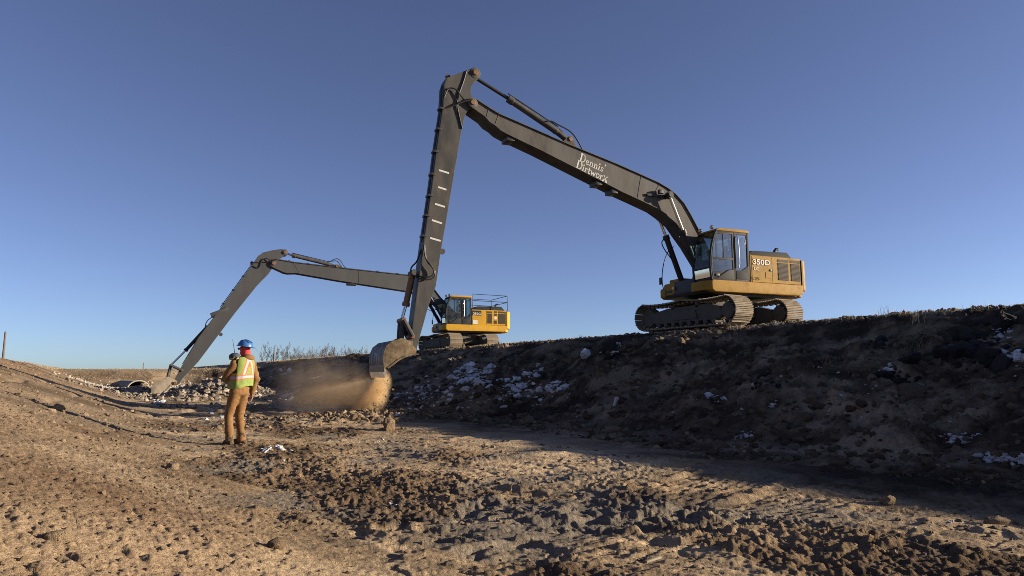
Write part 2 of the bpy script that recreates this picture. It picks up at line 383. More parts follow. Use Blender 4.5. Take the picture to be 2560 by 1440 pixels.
def clod_mat(name, a, b, spec=.15):
    m = bpy.data.materials.new(name); nt, p = nodes_of(m)
    oi = N(nt, 'ShaderNodeObjectInfo'); tc = N(nt, 'ShaderNodeTexCoord')
    n1 = N(nt, 'ShaderNodeTexNoise'); n1.inputs['Scale'].default_value = 5; n1.inputs['Detail'].default_value = 8
    nt.links.new(tc.outputs['Object'], n1.inputs['Vector'])
    ad = N(nt, 'ShaderNodeMath', operation='ADD'); nt.links.new(oi.outputs['Random'], ad.inputs[0]); nt.links.new(n1.outputs[0], ad.inputs[1])
    hf = N(nt, 'ShaderNodeMath', operation='MULTIPLY'); nt.links.new(ad.outputs[0], hf.inputs[0]); hf.inputs[1].default_value = .5
    nt.links.new(ramp(nt, hf.outputs[0], [(.2, a), (.8, b)]), p.inputs['Base Color'])
    p.inputs['Roughness'].default_value = .95; p.inputs['Specular IOR Level'].default_value = spec
    n2 = N(nt, 'ShaderNodeTexNoise'); n2.inputs['Scale'].default_value = 9; n2.inputs['Detail'].default_value = 8
    nt.links.new(tc.outputs['Object'], n2.inputs['Vector'])
    bp = N(nt, 'ShaderNodeBump'); bp.inputs['Strength'].default_value = .7; bp.inputs['Distance'].default_value = .1
    nt.links.new(n2.outputs[0], bp.inputs['Height']); nt.links.new(bp.outputs[0], p.inputs['Normal'])
    return m
def glass_mat():
    m = bpy.data.materials.new('cab_glass'); m.use_nodes = True; nt = m.node_tree; nt.nodes.clear()
    out = N(nt, 'ShaderNodeOutputMaterial'); tr = N(nt, 'ShaderNodeBsdfTransparent'); gl = N(nt, 'ShaderNodeBsdfGlossy'); fr = N(nt, 'ShaderNodeFresnel'); mx = N(nt, 'ShaderNodeMixShader')
    tr.inputs[0].default_value = (.42,.54,.56,1); gl.inputs['Roughness'].default_value = .04; fr.inputs[0].default_value = 1.45
    df = N(nt, 'ShaderNodeBsdfDiffuse'); df.inputs[0].default_value = (.35,.33,.29,1); m2 = N(nt, 'ShaderNodeMixShader')
    tc = N(nt, 'ShaderNodeTexCoord'); n1 = N(nt, 'ShaderNodeTexNoise'); n1.inputs['Scale'].default_value = 3; n1.inputs['Detail'].default_value = 8
    nt.links.new(tc.outputs['Object'], n1.inputs['Vector'])
    nt.links.new(ramp(nt, n1.outputs[0], [(.45, (.02,)*3), (.8, (.16,)*3)]), m2.inputs[0])
    nt.links.new(fr.outputs[0], mx.inputs[0]); nt.links.new(tr.outputs[0], mx.inputs[1]); nt.links.new(gl.outputs[0], mx.inputs[2])
    nt.links.new(mx.outputs[0], m2.inputs[1]); nt.links.new(df.outputs[0], m2.inputs[2])
    nt.links.new(m2.outputs[0], out.inputs[0]); return m

DUST = (.30,.225,.15)
MT = dict(
    soil=soil_mat(),
    paintA=mat('faded_yellow_paint', (.30,.163,.021), .6, spec=.15, dirt=(.16,.102,.038), amount=.5, scale=1.6, bump=.05),
    paintB=mat('bright_yellow_paint', (.46,.25,.018), .55, spec=.2, dirt=(.24,.16,.07), amount=.35, scale=1.6, bump=.05),
    boom=mat('dark_grey_paint', (.062,.059,.057), .62, spec=.25, var=.5, dirt=(.125,.098,.070), amount=.7, scale=1.5, bump=.04, streak=.35),
    stick=mat('dusty_grey_paint', (.046,.044,.043), .65, spec=.25, var=.5, dirt=(.105,.086,.064), amount=.7, scale=1.5, bump=.05, streak=.3),
    boomB=mat('charcoal_paint', (.062,.061,.062), .6, spec=.25, dirt=(.10,.088,.075), amount=.3, scale=1.1, streak=.35),
    black=mat('black_steel', (.022,.021,.021), .5, dirt=(.10,.08,.06), amount=.35, scale=4),
    cabdark=mat('cab_dark_paint', (.032,.032,.034), .65, spec=.15, dirt=(.13,.11,.09), amount=.3, scale=3),
    rubber=mat('hose_rubber', (.018,.018,.019), .5, var=.3, scale=9),
    chrome=mat('chrome_rod', (.62,.60,.57), .22, 1.0, var=.08),
    steel=mat('worn_steel', (.30,.265,.22), .5, .3, dirt=(.22,.165,.11), amount=.5, scale=5, bump=.15),
    shoe=mat('muddy_track_steel', (.18,.145,.105), .8, .05, dirt=(.30,.235,.16), amount=.8, scale=6, bump=.4),
    undercarriage=mat('caked_undercarriage', (.075,.065,.055), .85, dirt=(.12,.095,.07), amount=.6, scale=4, bump=.6, bscale=25),
    bucketside=mat('clay_smeared_bucket', (.20,.155,.10), .85, spec=.1, var=.4, dirt=(.085,.05,.024), amount=.85, scale=3.6, bump=.5, bscale=30),
    bucketback=mat('polished_bucket_back', (.16,.145,.13), .35, .7, dirt=(.035,.025,.02), amount=.95, scale=7, streak=.12, bump=.25, var=.5),
    bucketfar=mat('dusty_far_bucket', (.30,.25,.19), .85, spec=.1, var=.3, dirt=(.18,.14,.10), amount=.5, scale=3),
    grille=mat('dark_grille_mesh', (.035,.022,.012), .7, dirt=(.07,.045,.02), amount=.4, scale=14, bump=.4, bscale=120),
    hood=mat('black_hood', (.022,.022,.023), .75, spec=.15, dirt=(.10,.085,.07), amount=.3, scale=3),
    white=mat('white_vinyl', (.52,.50,.47), .6, var=.08, dirt=(.35,.29,.22), amount=.25, scale=8),
    lamp=mat('amber_lamp_lens', (.75,.52,.28), .25, var=.1),
    glass=glass_mat(),
    seat=mat('seat_fabric', (.05,.055,.07), .8),
    orangepin=mat('rusty_pin', (.20,.105,.05), .6, .4, dirt=(.12,.08,.05), amount=.5, scale=9),
    snow=None)

# ------------------------------------------------------------------ the ground: one sheet, dense where it is near
def build_ground():
    th = np.concatenate([np.arange(-180, -28, 4.), np.arange(-28, -10, .35), np.arange(-10, 72, .086), np.arange(72, 92, .35), np.arange(92, 180, 4.)])
    rad = np.concatenate([np.geomspace(.5, 2.4, 40)[:-1], 2.4*np.exp(np.arange(0, math.log(78/2.4), .0054)), np.geomspace(79, 5000, 80)])
    T, Rr = np.meshgrid(np.radians(th), rad)
    X = Rr*np.sin(T); Y = Rr*np.cos(T); nr, nc = X.shape
    Z, Cc = terrain(X, Y)
    verts = np.stack([X, Y, Z], -1).reshape(-1, 3); colr = Cc.reshape(-1, 3)
    cz = terrain(np.array([0.]), np.array([0.]), False)[0]
    verts = np.vstack([verts, [[0, 0, cz]]]); colr = np.vstack([colr, colr[:1]])
    i = np.arange(nr-1)[:, None]*nc; j = np.arange(nc)[None, :]; j2 = (j+1) % nc
    quads = np.stack([i+j, i+nc+j, i+nc+j2, i+j2], -1).reshape(-1, 4)[:, ::-1]
    cidx = len(verts)-1
    tris = np.stack([np.arange(nc), (np.arange(nc)+1) % nc, np.full(nc, cidx)], -1)[:, ::-1]
    me = bpy.data.meshes.new('ground'); me.vertices.add(len(verts)); me.vertices.foreach_set('co', verts.ravel())
    nl = quads.size+tris.size; me.loops.add(nl); me.loops.foreach_set('vertex_index', np.concatenate([quads.ravel(), tris.ravel()]).astype(np.int32))
    npoly = len(quads)+len(tris); me.polygons.add(npoly)
    ls = np.concatenate([np.arange(len(quads))*4, quads.size+np.arange(len(tris))*3]).astype(np.int32)
    me.polygons.foreach_set('loop_start', ls)
    me.polygons.foreach_set('use_smooth', np.ones(npoly, bool))
    me.update(calc_edges=True)
    at = me.color_attributes.new('Col', 'FLOAT_COLOR', 'POINT')
    at.data.foreach_set('color', np.hstack([colr, np.ones((len(colr), 1))]).astype(np.float32).ravel())
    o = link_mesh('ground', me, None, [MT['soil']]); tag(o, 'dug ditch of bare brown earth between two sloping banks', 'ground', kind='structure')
    return o
build_ground()

# ------------------------------------------------------------------ clods, stones and snow (shared lump meshes)
def lump_mesh(name, seed, sub=2, amp=.45, flat=.75, sharp=False, freq=1.9):
    bm = bmesh.new(); bmesh.ops.create_icosphere(bm, subdivisions=sub, radius=1)
    rs = random.Random(seed); off = Vector((rs.uniform(0, 50), rs.uniform(0, 50), rs.uniform(0, 50)))
    from mathutils import noise as mn
    cuts = [(Vector((rs.gauss(0, 1), rs.gauss(0, 1), rs.gauss(0, 1))).normalized(), rs.uniform(.55, .85)) for _ in range(7 if sharp else 3)]
    for v in bm.verts:
        d = v.co.normalized(); r_ = 1+amp*(mn.noise(d*freq+off)+.5*mn.noise(d*freq*2.3+off)+.3*mn.noise(d*freq*5+off))
        p = d*r_
        for n_, k in cuts:
            e = p.dot(n_)-k
            if e > 0: p -= n_*e*.9
        v.co = Vector((p.x*rs.choice((1,)) , p.y*.85, p.z*flat))
    me = bpy.data.meshes.new(name); bm.to_mesh(me); bm.free()
    me.polygons.foreach_set('use_smooth', [not sharp]*len(me.polygons))
    return me
MT['clod'] = clod_mat('earth_clods', (.13,.088,.053), (.42,.31,.195))
MT['clod_dry'] = clod_mat('dry_crumbs', (.22,.155,.092), (.40,.30,.195))
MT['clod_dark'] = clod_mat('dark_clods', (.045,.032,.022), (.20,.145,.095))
MT['clod_pale'] = clod_mat('frosted_clods', (.12,.085,.055), (.50,.43,.35))
MT['stone'] = clod_mat('pale_riprap', (.30,.26,.21), (.58,.53,.46))
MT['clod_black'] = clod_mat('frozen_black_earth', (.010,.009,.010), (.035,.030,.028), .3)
MT['snow'] = clod_mat('old_snow', (.60,.60,.62), (.92,.91,.91), .3)
LUMPS = {}
def lumps(kind):
    if kind not in LUMPS:
        c = bpy.data.collections.new('lumps_'+kind)
        for k in range(5):
            sh = kind != 'snow'
            me = lump_mesh('lump', 100+k*13+len(kind), 2 if kind != 'snow' else 3, .5 if kind != 'snow' else .7, .7 if kind != 'snow' else .8, sh, 1.9 if kind != 'snow' else 2.6)
            me.materials.append(MT[kind]); o = bpy.data.objects.new('lump', me); c.objects.link(o)
        LUMPS[kind] = c
    return LUMPS[kind]
def scatter(name, kind, P, S, label, cat, flatten=1.0):
    """one object of uncountable lumps: points that each carry a copy of a lump"""
    n = len(P); me = bpy.data.meshes.new(name); me.vertices.add(n); me.vertices.foreach_set('co', np.asarray(P, np.float32).ravel())
    a = me.attributes.new('sc', 'FLOAT_VECTOR', 'POINT'); k = np.asarray(S)[:, None]*RNG.uniform(.7, 1.3, (n, 3)); k[:, 2] *= flatten
    a.data.foreach_set('vector', k.astype(np.float32).ravel())
    a = me.attributes.new('ro', 'FLOAT_VECTOR', 'POINT'); q = RNG.uniform(-1, 1, (n, 3))*np.array([.5, .5, 3.14]); a.data.foreach_set('vector', q.astype(np.float32).ravel())
    a = me.attributes.new('ix', 'INT', 'POINT'); a.data.foreach_set('value', RNG.integers(0, 5, n).astype(np.int32))
    o = link_mesh(name, me); g = bpy.data.node_groups.new('scatter_'+name, 'GeometryNodeTree')
    g.interface.new_socket(name='Geometry', in_out='INPUT', socket_type='NodeSocketGeometry'); g.interface.new_socket(name='Geometry', in_out='OUTPUT', socket_type='NodeSocketGeometry')
    gi = g.nodes.new('NodeGroupInput'); go = g.nodes.new('NodeGroupOutput'); ip = g.nodes.new('GeometryNodeInstanceOnPoints'); ci = g.nodes.new('GeometryNodeCollectionInfo')
    ci.inputs['Collection'].default_value = lumps(kind); ci.inputs['Separate Children'].default_value = True; ci.inputs['Reset Children'].default_value = True
    def na(nm, t):
        x = g.nodes.new('GeometryNodeInputNamedAttribute'); x.data_type = t; x.inputs['Name'].default_value = nm; return x.outputs['Attribute']
    L = g.links.new; L(gi.outputs[0], ip.inputs['Points']); L(ci.outputs[0], ip.inputs['Instance']); ip.inputs['Pick Instance'].default_value = True
    L(na('ix', 'INT'), ip.inputs['Instance Index']); L(na('ro', 'FLOAT_VECTOR'), ip.inputs['Rotation']); L(na('sc', 'FLOAT_VECTOR'), ip.inputs['Scale'])
    L(ip.outputs[0], go.inputs[0])
    m = o.modifiers.new('scatter', 'NODES'); m.node_group = g
    tag(o, label, cat, kind='stuff'); return o
def polar_points(n, r0, r1, a0=-12, a1=74):
    th = np.radians(RNG.uniform(a0, a1, n)); r = r0*(r1/r0)**RNG.uniform(0, 1, n)
    return r*np.sin(th), r*np.cos(th), r
def sizes(n, lo, hi, p=3.0): return lo*(1-RNG.uniform(0, 1, n)**.5*0+0)+(hi-lo)*RNG.uniform(0, 1, n)**p

x, y, r = polar_points(26000, 2.6, 45); k = (x > .7) & (x < 9.6) & (y < 64)
x, y, r = x[k], y[k], r[k]; keep = fbm(x/1.5+3, y/2.4, 4, 21)*.8-.42*np.exp(-((x-5.4)/1.6)**2-((y-11)/3.2)**2)-.36*np.exp(-((x-5.9)/1.3)**2-((y-4.4)/1.5)**2)+.25*np.exp(-((x-2.6)/1.4)**2-((y-7)/3)**2)+.15*RNG.normal(size=len(x)) > .02; x, y, r = x[keep], y[keep], r[keep]
s = sizes(len(x), .005, .042, 4.)*np.clip(r/9, .5, 1.8); z = terrain(x, y, False)+s*.15
scatter('loose_clods', 'clod', np.stack([x, y, z], -1), s, 'loose brown earth clods strewn over the ditch floor', 'clods')
x, y, r = polar_points(30000, 1.6, 45); k = (x < .9) & (x > -5.4) & (y < 66)
x, y, r = x[k], y[k], r[k]; s = sizes(len(x), .005, .040, 6.5)*np.clip(r/8, .5, 1.8); z = terrain(x, y, False)+s*.1
scatter('dry_crumbs', 'clod_dry', np.stack([x, y, z], -1), s, 'dry tan crumbs of earth over the sunlit left slope', 'crumbs')
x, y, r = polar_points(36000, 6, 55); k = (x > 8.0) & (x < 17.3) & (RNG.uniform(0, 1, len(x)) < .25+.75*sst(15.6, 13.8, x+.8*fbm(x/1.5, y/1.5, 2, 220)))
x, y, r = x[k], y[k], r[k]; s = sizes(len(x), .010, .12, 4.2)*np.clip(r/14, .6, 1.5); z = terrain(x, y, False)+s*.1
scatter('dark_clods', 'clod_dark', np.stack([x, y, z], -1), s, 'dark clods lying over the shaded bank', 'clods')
def heap(cx, cy, sx, sy, n, lo, hi): 
    x = cx+RNG.normal(size=n)*sx; y = cy+RNG.normal(size=n)*sy; s = sizes(n, lo, hi, 2); return x, y, terrain(x, y, False)+s*.3, s
H = [heap(5.6, 37.2, 1.7, 1.4, 1400, .03, .15), heap(2.4, 44.5, 1.6, 2.2, 700, .03, .15), heap(8.6, 31, 1.2, 1.6, 500, .03, .14), heap(6.5, 52, 2.2, 3, 600, .04, .18), heap(5.2, 27.5, 1.5, 1.5, 300, .02, .10)]
x, y, z, s = [np.concatenate(q) for q in zip(*H)]
scatter('frosted_rubble', 'clod_pale', np.stack([x, y, z], -1), s, 'heaped frosty earth rubble dug up by the far bucket', 'rubble')
H = [heap(6.3, 18.3, 1.5, .75, 700, .015, .085), heap(7.0, 19.4, .5, .4, 160, .02, .09)]
x, y, z, s = [np.concatenate(q) for q in zip(*H)]
scatter('dumped_clods', 'clod', np.stack([x, y, z], -1), s, 'brown clods dumped in a low ridge below the near bucket', 'clods')

# old snow lying in the shaded bank: clusters (px centre, spread px, count, size)
P = []; S = []
for (px, py, sx, sy, n, lo, hi) in ((1165, 935, 22, 14, 42, .05, .26), (1195, 950, 26, 10, 34, .05, .24), (1110, 985, 40, 14, 46, .03, .15), (1070, 975, 30, 18, 36, .03, .13),
        (1020, 1000, 24, 16, 26, .04, .17), (1215, 925, 16, 8, 22, .05, .24), (1300, 970, 22, 10, 34, .04, .2), (1335, 935, 16, 10, 16, .05, .18), (1385, 968, 16, 6, 16, .05, .22), (1270, 985, 20, 12, 26, .03, .15),
        (1350, 1002, 12, 8, 12, .03, .14), (710, 930, 8, 5, 14, .06, .3), (720, 990, 14, 8, 26, .05, .25), (1795, 990, 14, 5, 12, .03, .12), (1850, 1085, 26, 10, 16, .02, .09), (2225, 920, 6, 6, 10, .04, .12),
        (2550, 890, 22, 5, 34, .03, .13), (2485, 1145, 16, 6, 30, .02, .07), (2400, 1098, 20, 9, 36, .015, .06), (2545, 1150, 20, 6, 34, .02, .08), (1935, 1015, 3, 3, 4, .03, .08), (1530, 870, 10, 10, 26, .03, .13), (2500, 830, 14, 12, 14, .02, .08), (1400, 945, 60, 40, 30, .015, .05), (1150, 1010, 70, 18, 40, .02, .07), (2250, 960, 260, 70, 50, .01, .04), (1750, 980, 200, 60, 40, .01, .045)):
    for p in on_ground_many([(px+random.gauss(0, sx), py+random.gauss(0, sy)) for _ in range(n)]):
        if p.length > 120 or p.x < 6.4: continue
        s = (lo+(hi-lo)*random.random()**2.2)*.85; P.append((p.x, p.y, p.z+s*.05)); S.append(s)
        for _k in range(4):
            P.append((p.x+random.gauss(0, s), p.y+random.gauss(0, s), p.z+random.gauss(0, s*.25))); S.append(s*random.uniform(.2, .5))
scatter('snow_lumps', 'snow', P, S, 'broken lumps of old snow lying over the shaded bank', 'snow', .8)
P = []; S = []
for (px, py, sx, sy, n, lo, hi) in ((690, 1124, 24, 5, 14, .03, .10), (715, 1155, 22, 5, 10, .01, .03), (985, 1262, 26, 4, 9, .01, .03), (2330, 1312, 26, 5, 14, .008, .025), (960, 1104, 10, 2, 4, .02, .05), (560, 1040, 40, 6, 16, .03, .09), (395, 1006, 14, 4, 12, .05, .14)):
    for p in on_ground_many([(px+random.gauss(0, sx), py+random.gauss(0, sy)) for _ in range(n)]):
        s = lo+(hi-lo)*random.random()**2; P.append((p.x, p.y, p.z+s*.1)); S.append(s)
scatter('snow_scraps', 'snow', P, S, 'thin scraps of snow in the churned ditch floor', 'snow', .6)

P = []; S = []
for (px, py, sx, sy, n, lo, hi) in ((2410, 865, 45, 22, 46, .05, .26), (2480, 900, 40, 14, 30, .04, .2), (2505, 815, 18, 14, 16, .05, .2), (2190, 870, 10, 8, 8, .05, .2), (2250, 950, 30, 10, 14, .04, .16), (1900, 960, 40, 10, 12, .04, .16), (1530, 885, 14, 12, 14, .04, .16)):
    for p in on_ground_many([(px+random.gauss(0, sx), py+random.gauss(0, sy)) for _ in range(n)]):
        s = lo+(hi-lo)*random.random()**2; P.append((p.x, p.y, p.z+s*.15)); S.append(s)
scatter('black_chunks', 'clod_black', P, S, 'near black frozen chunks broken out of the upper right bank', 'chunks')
def lump_thing(name, px, py, size, m, label, cat, seed, scale=(1,1,.7), rz=0., sharp=False, sink=.15, sub=3, tilt=(0,0), group=None):
    me = lump_mesh(name, seed, sub, .4, 1, sharp); me.materials.append(MT[m]); o = link_mesh(name, me)
    p = on_ground(px, py); o.location = (p.x, p.y, p.z+size*scale[2]*(.5-sink)); o.scale = [size*c for c in scale]; o.rotation_euler = (tilt[0], tilt[1], rz)
    tag(o, label, cat, group); return o
lump_thing('snow_slab', 1466, 890, .55, 'snow', 'large slanting slab of snow high on the shaded bank', 'snow slab', 3, (.95, .36, .40), .7, True, .25, 4)
lump_thing('snow_clump', 1526, 880, .40, 'clod_black', 'dark frozen clump beside the large snow slab on the bank', 'clump', 5, (.8, .8, .8), .2)
lump_thing('earth_boulder', 972, 1076, .20, 'clod', 'upright brown clod standing below the near bucket', 'clod', 9, (.75, .7, 1.0), .3, False, .0)
lump_thing('earth_boulder', 2222, 1262, .085, 'clod', 'brown clod lying right at the edge of the bank shadow', 'clod', 12, (1, .8, .7), .3, False, .1)
lump_thing('earth_boulder', 2490, 1312, .07, 'clod', 'long brown clod at the right edge of the floor', 'clod', 15, (1.7, .8, .7), -.4, False, .1)
lump_thing('earth_boulder', 145, 1025, .11, 'clod_dry', 'lone pale clod high on the sunlit left slope', 'clod', 17, (1, .9, .7), .3, False, .2)
lump_thing('earth_boulder', 430, 1172, .08, 'clod_dry', 'round tan clod low on the left slope below the person', 'clod', 19, (1, .9, .8), .3, False, .2)
lump_thing('earth_boulder', 143, 1352, .06, 'clod_dry', 'small round crumb clod at lower left foreground', 'clod', 23, (1, .9, .8), .3, False, .2)
lump_thing('earth_boulder', 690, 1372, .06, 'clod', 'knobbly brown clod in the lower foreground', 'clod', 25, (1, .9, .9), .9, False, .1)
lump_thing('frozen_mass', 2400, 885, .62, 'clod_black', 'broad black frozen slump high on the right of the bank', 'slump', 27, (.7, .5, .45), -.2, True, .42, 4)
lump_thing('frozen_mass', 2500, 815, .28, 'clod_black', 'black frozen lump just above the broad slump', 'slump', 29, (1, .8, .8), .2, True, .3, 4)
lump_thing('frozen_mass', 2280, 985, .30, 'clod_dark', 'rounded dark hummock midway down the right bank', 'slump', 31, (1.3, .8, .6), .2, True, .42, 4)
MT['pale_wood'] = mat('weathered_board', (.24,.2,.14), .9, scale=12, streak=.2)
def slab(px, py, L, W, T, rz, name, label, cat, m='pale_wood', rx=0., ry=0.):
    p = on_ground(px, py); o = MB().box(-L/2, L/2, -W/2, W/2, -T/2, T/2).build(name, MT[m], None, .012)
    o.location = (p.x, p.y, p.z+T*.6); o.rotation_euler = (rx, ry, rz); tag(o, label, cat); return o
slab(1632, 1402, .17, .03, .016, R(12), 'wood_slat', 'short pale wooden slat lying on the muddy foreground', 'slat')
slab(788, 946, .95, .16, .07, R(-50), 'ice_slab', 'long white slab of ice lying on the bank behind the dust', 'ice slab', 'snow', ry=-.25)
slab(745, 967, .7, .14, .07, R(-40), 'ice_slab', 'shorter white slab of ice left of the longer one', 'ice slab', 'snow', ry=-.2)
slab(1540, 1018, .12, .05, .22, R(20), 'pale_stone', 'upright pale flake of stone on the dark bank', 'stone', 'stone', rx=.3)

# ------------------------------------------------------------------ dry grass (uncountable)
x = 17.5+np.abs(RNG.normal(size=900))*.6; y = 5*(60/5)**RNG.uniform(0, 1, 900); k = ~((y > 14.2) & (y < 21.5) & (x > 17.8)); x, y = x[k], y[k]; s = sizes(len(x), .012, .09, 4); z = terrain(x, y, False)+s*.25
scatter('crest_clods', 'clod', np.stack([x, y, z], -1), s, 'small clods strewn along the crest of the right bank', 'clods')
MT['straw'] = mat('dry_straw', (.50,.39,.23), .8, scale=20, var=.35)
MT['straw_field'] = mat('field_straw', (.33,.25,.15), .85, scale=20, var=.35)
MT['straw_dark'] = mat('dead_weeds', (.22,.175,.12), .8, scale=20, var=.4)
def grass(name, X, Y, hgt, m, label, lean=.5, wid=.006, sunk=.01):
    n = len(X); Z = terrain(X, Y, False)-sunk
    a = RNG.uniform(0, 6.283, n); dx = np.cos(a); dy = np.sin(a); wv = np.hypot(X, Y)*.00030+wid
    ln = RNG.uniform(.1, 1, n)*lean; la = RNG.uniform(0, 6.283, n); h = hgt*RNG.uniform(.4, 1.15, n)
    b = np.stack([X, Y, Z], -1); side = np.stack([dx, dy, 0*dx], -1)*wv[:, None]*.5; top = b+np.stack([np.cos(la)*ln*h, np.sin(la)*ln*h, h], -1)
    mid = b+np.stack([np.cos(la)*ln*h*.3, np.sin(la)*ln*h*.3, h*.6], -1)
    V = np.stack([b-side, b+side, mid+side*.7, mid-side*.7, top], 1).reshape(-1, 3)
    i = np.arange(n)*5
    F = [tuple(q) for q in np.stack([i, i+1, i+2, i+3], -1).tolist()]+[tuple(q) for q in np.stack([i+3, i+2, i+4], -1).tolist()]
    me = bpy.data.meshes.new(name); me.from_pydata(V.tolist(), [], F); o = link_mesh(name, me, None, [MT[m]]); tag(o, label, 'grass', kind='stuff'); return o
n = 15000; Y = 5*(85/5)**RNG.uniform(0, 1, n); X = 17.75+RNG.normal(size=n)*.42+.10*np.sin(Y)
k = (fbm(X/.6, Y/1.2, 3, 210)+.3*RNG.normal(size=n) > -.12) & ~((Y > 14.2) & (Y < 21.2) & (X > 17.7))
grass('dry_grass', X[k], Y[k], .055+.035*vn(Y[k]/1.1, 0*Y[k], 211), 'straw', 'short dry straw along the crest of the right bank', 1.4, .004)
X = []; Y = []; Hh = []
for (px, py, n, s, h) in ((2290, 805, 24, .14, .26), (2480, 770, 16, .3, .22), (1400, 845, 26, .22, .42), (1835, 826, 26, .10, .30), (1850, 826, 20, .06, .26), (1250, 870, 22, .12, .35), (1270, 868, 20, .1, .3), (2300, 768, 8, .25, .4), (1160, 876, 8, .03, .5), (2205, 790, 16, .2, .3)):
    p = on_ground(px, py)
    for _ in range(n): X.append(p.x+random.gauss(0, s)); Y.append(p.y+random.gauss(0, s)); Hh.append(h)
grass('tall_straw', np.array(X), np.array(Y), np.array(Hh), 'straw', 'thin tufts of tall pale straw at the bank crest', .5, .003)
X = []; Y = []
for p in on_ground_many([(random.uniform(1250, 2540), random.uniform(840, 1000) if random.random() < .8 else random.uniform(1000, 1100)) for _ in range(70)]):
    s = random.uniform(.03, .12)
    for _ in range(20): X.append(p.x+random.gauss(0, s)); Y.append(p.y+random.gauss(0, s))
for (px, py, n, s) in ((2300, 870, 120, .16), (2310, 840, 60, .08), (2085, 905, 90, .15), (1380, 878, 60, .12), (1960, 930, 50, .15)):
    p = on_ground(px, py)
    for _ in range(n): X.append(p.x+random.gauss(0, s)); Y.append(p.y+random.gauss(0, s))
grass('dead_weeds', np.array(X), np.array(Y), .10, 'straw_dark', 'dead grey weeds sprouting from the shaded bank', 1.6, .003)
n = 26000; X = RNG.uniform(-12, 40, n); Y = 70.5+RNG.uniform(0, 1, n)**2*30
grass('field_grass', X, Y, .10+.06*vn(X/1.3, Y/1.3, 230), 'straw_field', 'dry grass on the embankment over the culvert', 1.3, .002)

# ------------------------------------------------------------------ lettering
def font_mb(txt, W, Hh, bold=0.0):
    cu = bpy.data.curves.new('t', 'FONT'); cu.body = txt; cu.size = 1; cu.offset = bold; cu.resolution_u = 3
    o = bpy.data.objects.new('t', cu); COL.objects.link(o); bpy.context.view_layer.update()
    me = bpy.data.meshes.new_from_object(o.evaluated_get(bpy.context.evaluated_depsgraph_get())); bpy.data.objects.remove(o)
    v = [p.co.copy() for p in me.vertices]; f = [tuple(p.vertices) for p in me.polygons]
    x0 = min(p.x for p in v); x1 = max(p.x for p in v); y0 = min(p.y for p in v); y1 = max(p.y for p in v)
    return [((p.x-x0)/(x1-x0)*W, (p.y-y0)/(y1-y0)*Hh) for p in v], f
def side_text(txt, u, z, W, Hh, y, m, parent, name='lettering', bold=0., pad=0.):
    """flat letters on the machine's left side, reading from front to rear"""
    v, f = font_mb(txt, W+2*pad, Hh+2*pad, bold)
    me = bpy.data.meshes.new(name); me.from_pydata([(u+pad-a, y, z-pad+b) for a, b in v], [], f)
    return link_mesh(name, me, parent, [MT[m]])
GL = {  # serif letters: strokes ((x,y),(x,y)...,width)
 'D': (.82, [([(.2,0),(.2,1)], .17), ([(.05,.03),(.4,.03)], .07), ([(.05,.97),(.4,.97)], .07), ([(.3,.97),(.52,.92),(.68,.75),(.72,.5),(.68,.25),(.52,.08),(.3,.03)], .10), ([(.66,.75),(.72,.5),(.66,.25)], .16)]),
 'e': (.50, [([(.08,.27),(.42,.27)], .06), ([(.42,.27),(.4,.42),(.26,.5),(.12,.42),(.08,.25),(.13,.08),(.28,.01),(.43,.09)], .09)]),
 'n': (.58, [([(.13,0),(.13,.48)], .12), ([(.13,.38),(.26,.49),(.4,.42),(.42,.3),(.42,0)], .11), ([(.02,.02),(.24,.02)], .05), ([(.31,.02),(.53,.02)], .05), ([(.02,.48),(.14,.48)], .05)]),
 'i': (.30, [([(.14,0),(.14,.48)], .12), ([(.02,.02),(.26,.02)], .05), ([(.03,.48),(.14,.48)], .05), ([(.14,.66),(.14,.78)], .13)]),
 's': (.44, [([(.37,.4),(.24,.5),(.1,.4),(.14,.29),(.3,.22),(.36,.11),(.22,.01),(.07,.1)], .09)]),
 "'": (.22, [([(.12,.98),(.06,.74)], .09)]),
 'r': (.44, [([(.13,0),(.13,.48)], .12), ([(.13,.34),(.24,.47),(.36,.45)], .10), ([(.02,.02),(.26,.02)], .05), ([(.02,.48),(.14,.48)], .05)]),
 't': (.36, [([(.15,.7),(.15,.1),(.22,.02),(.32,.06)], .11), ([(.03,.47),(.32,.47)], .06)]),
 'w': (.72, [([(.06,.48),(.2,.02),(.35,.42),(.49,.02),(.64,.48)], .09), ([(.0,.48),(.16,.48)], .05), ([(.54,.48),(.7,.48)], .05)]),
 'o': (.52, [([(.25,.5),(.1,.42),(.06,.25),(.1,.08),(.25,0),(.4,.08),(.44,.25),(.4,.42),(.25,.5)], .10)]),
 'X': (.62, [([(.08,.62),(.5,.02)], .07), ([(.52,.6),(.10,.06)], .07), ([(.44,.12),(.56,-.14)], .19), ([(.16,.14),(.02,-.08)], .19), ([(.44,.62),(.6,.58)], .07), ([(.02,.56),(.14,.66)], .07)]),
}
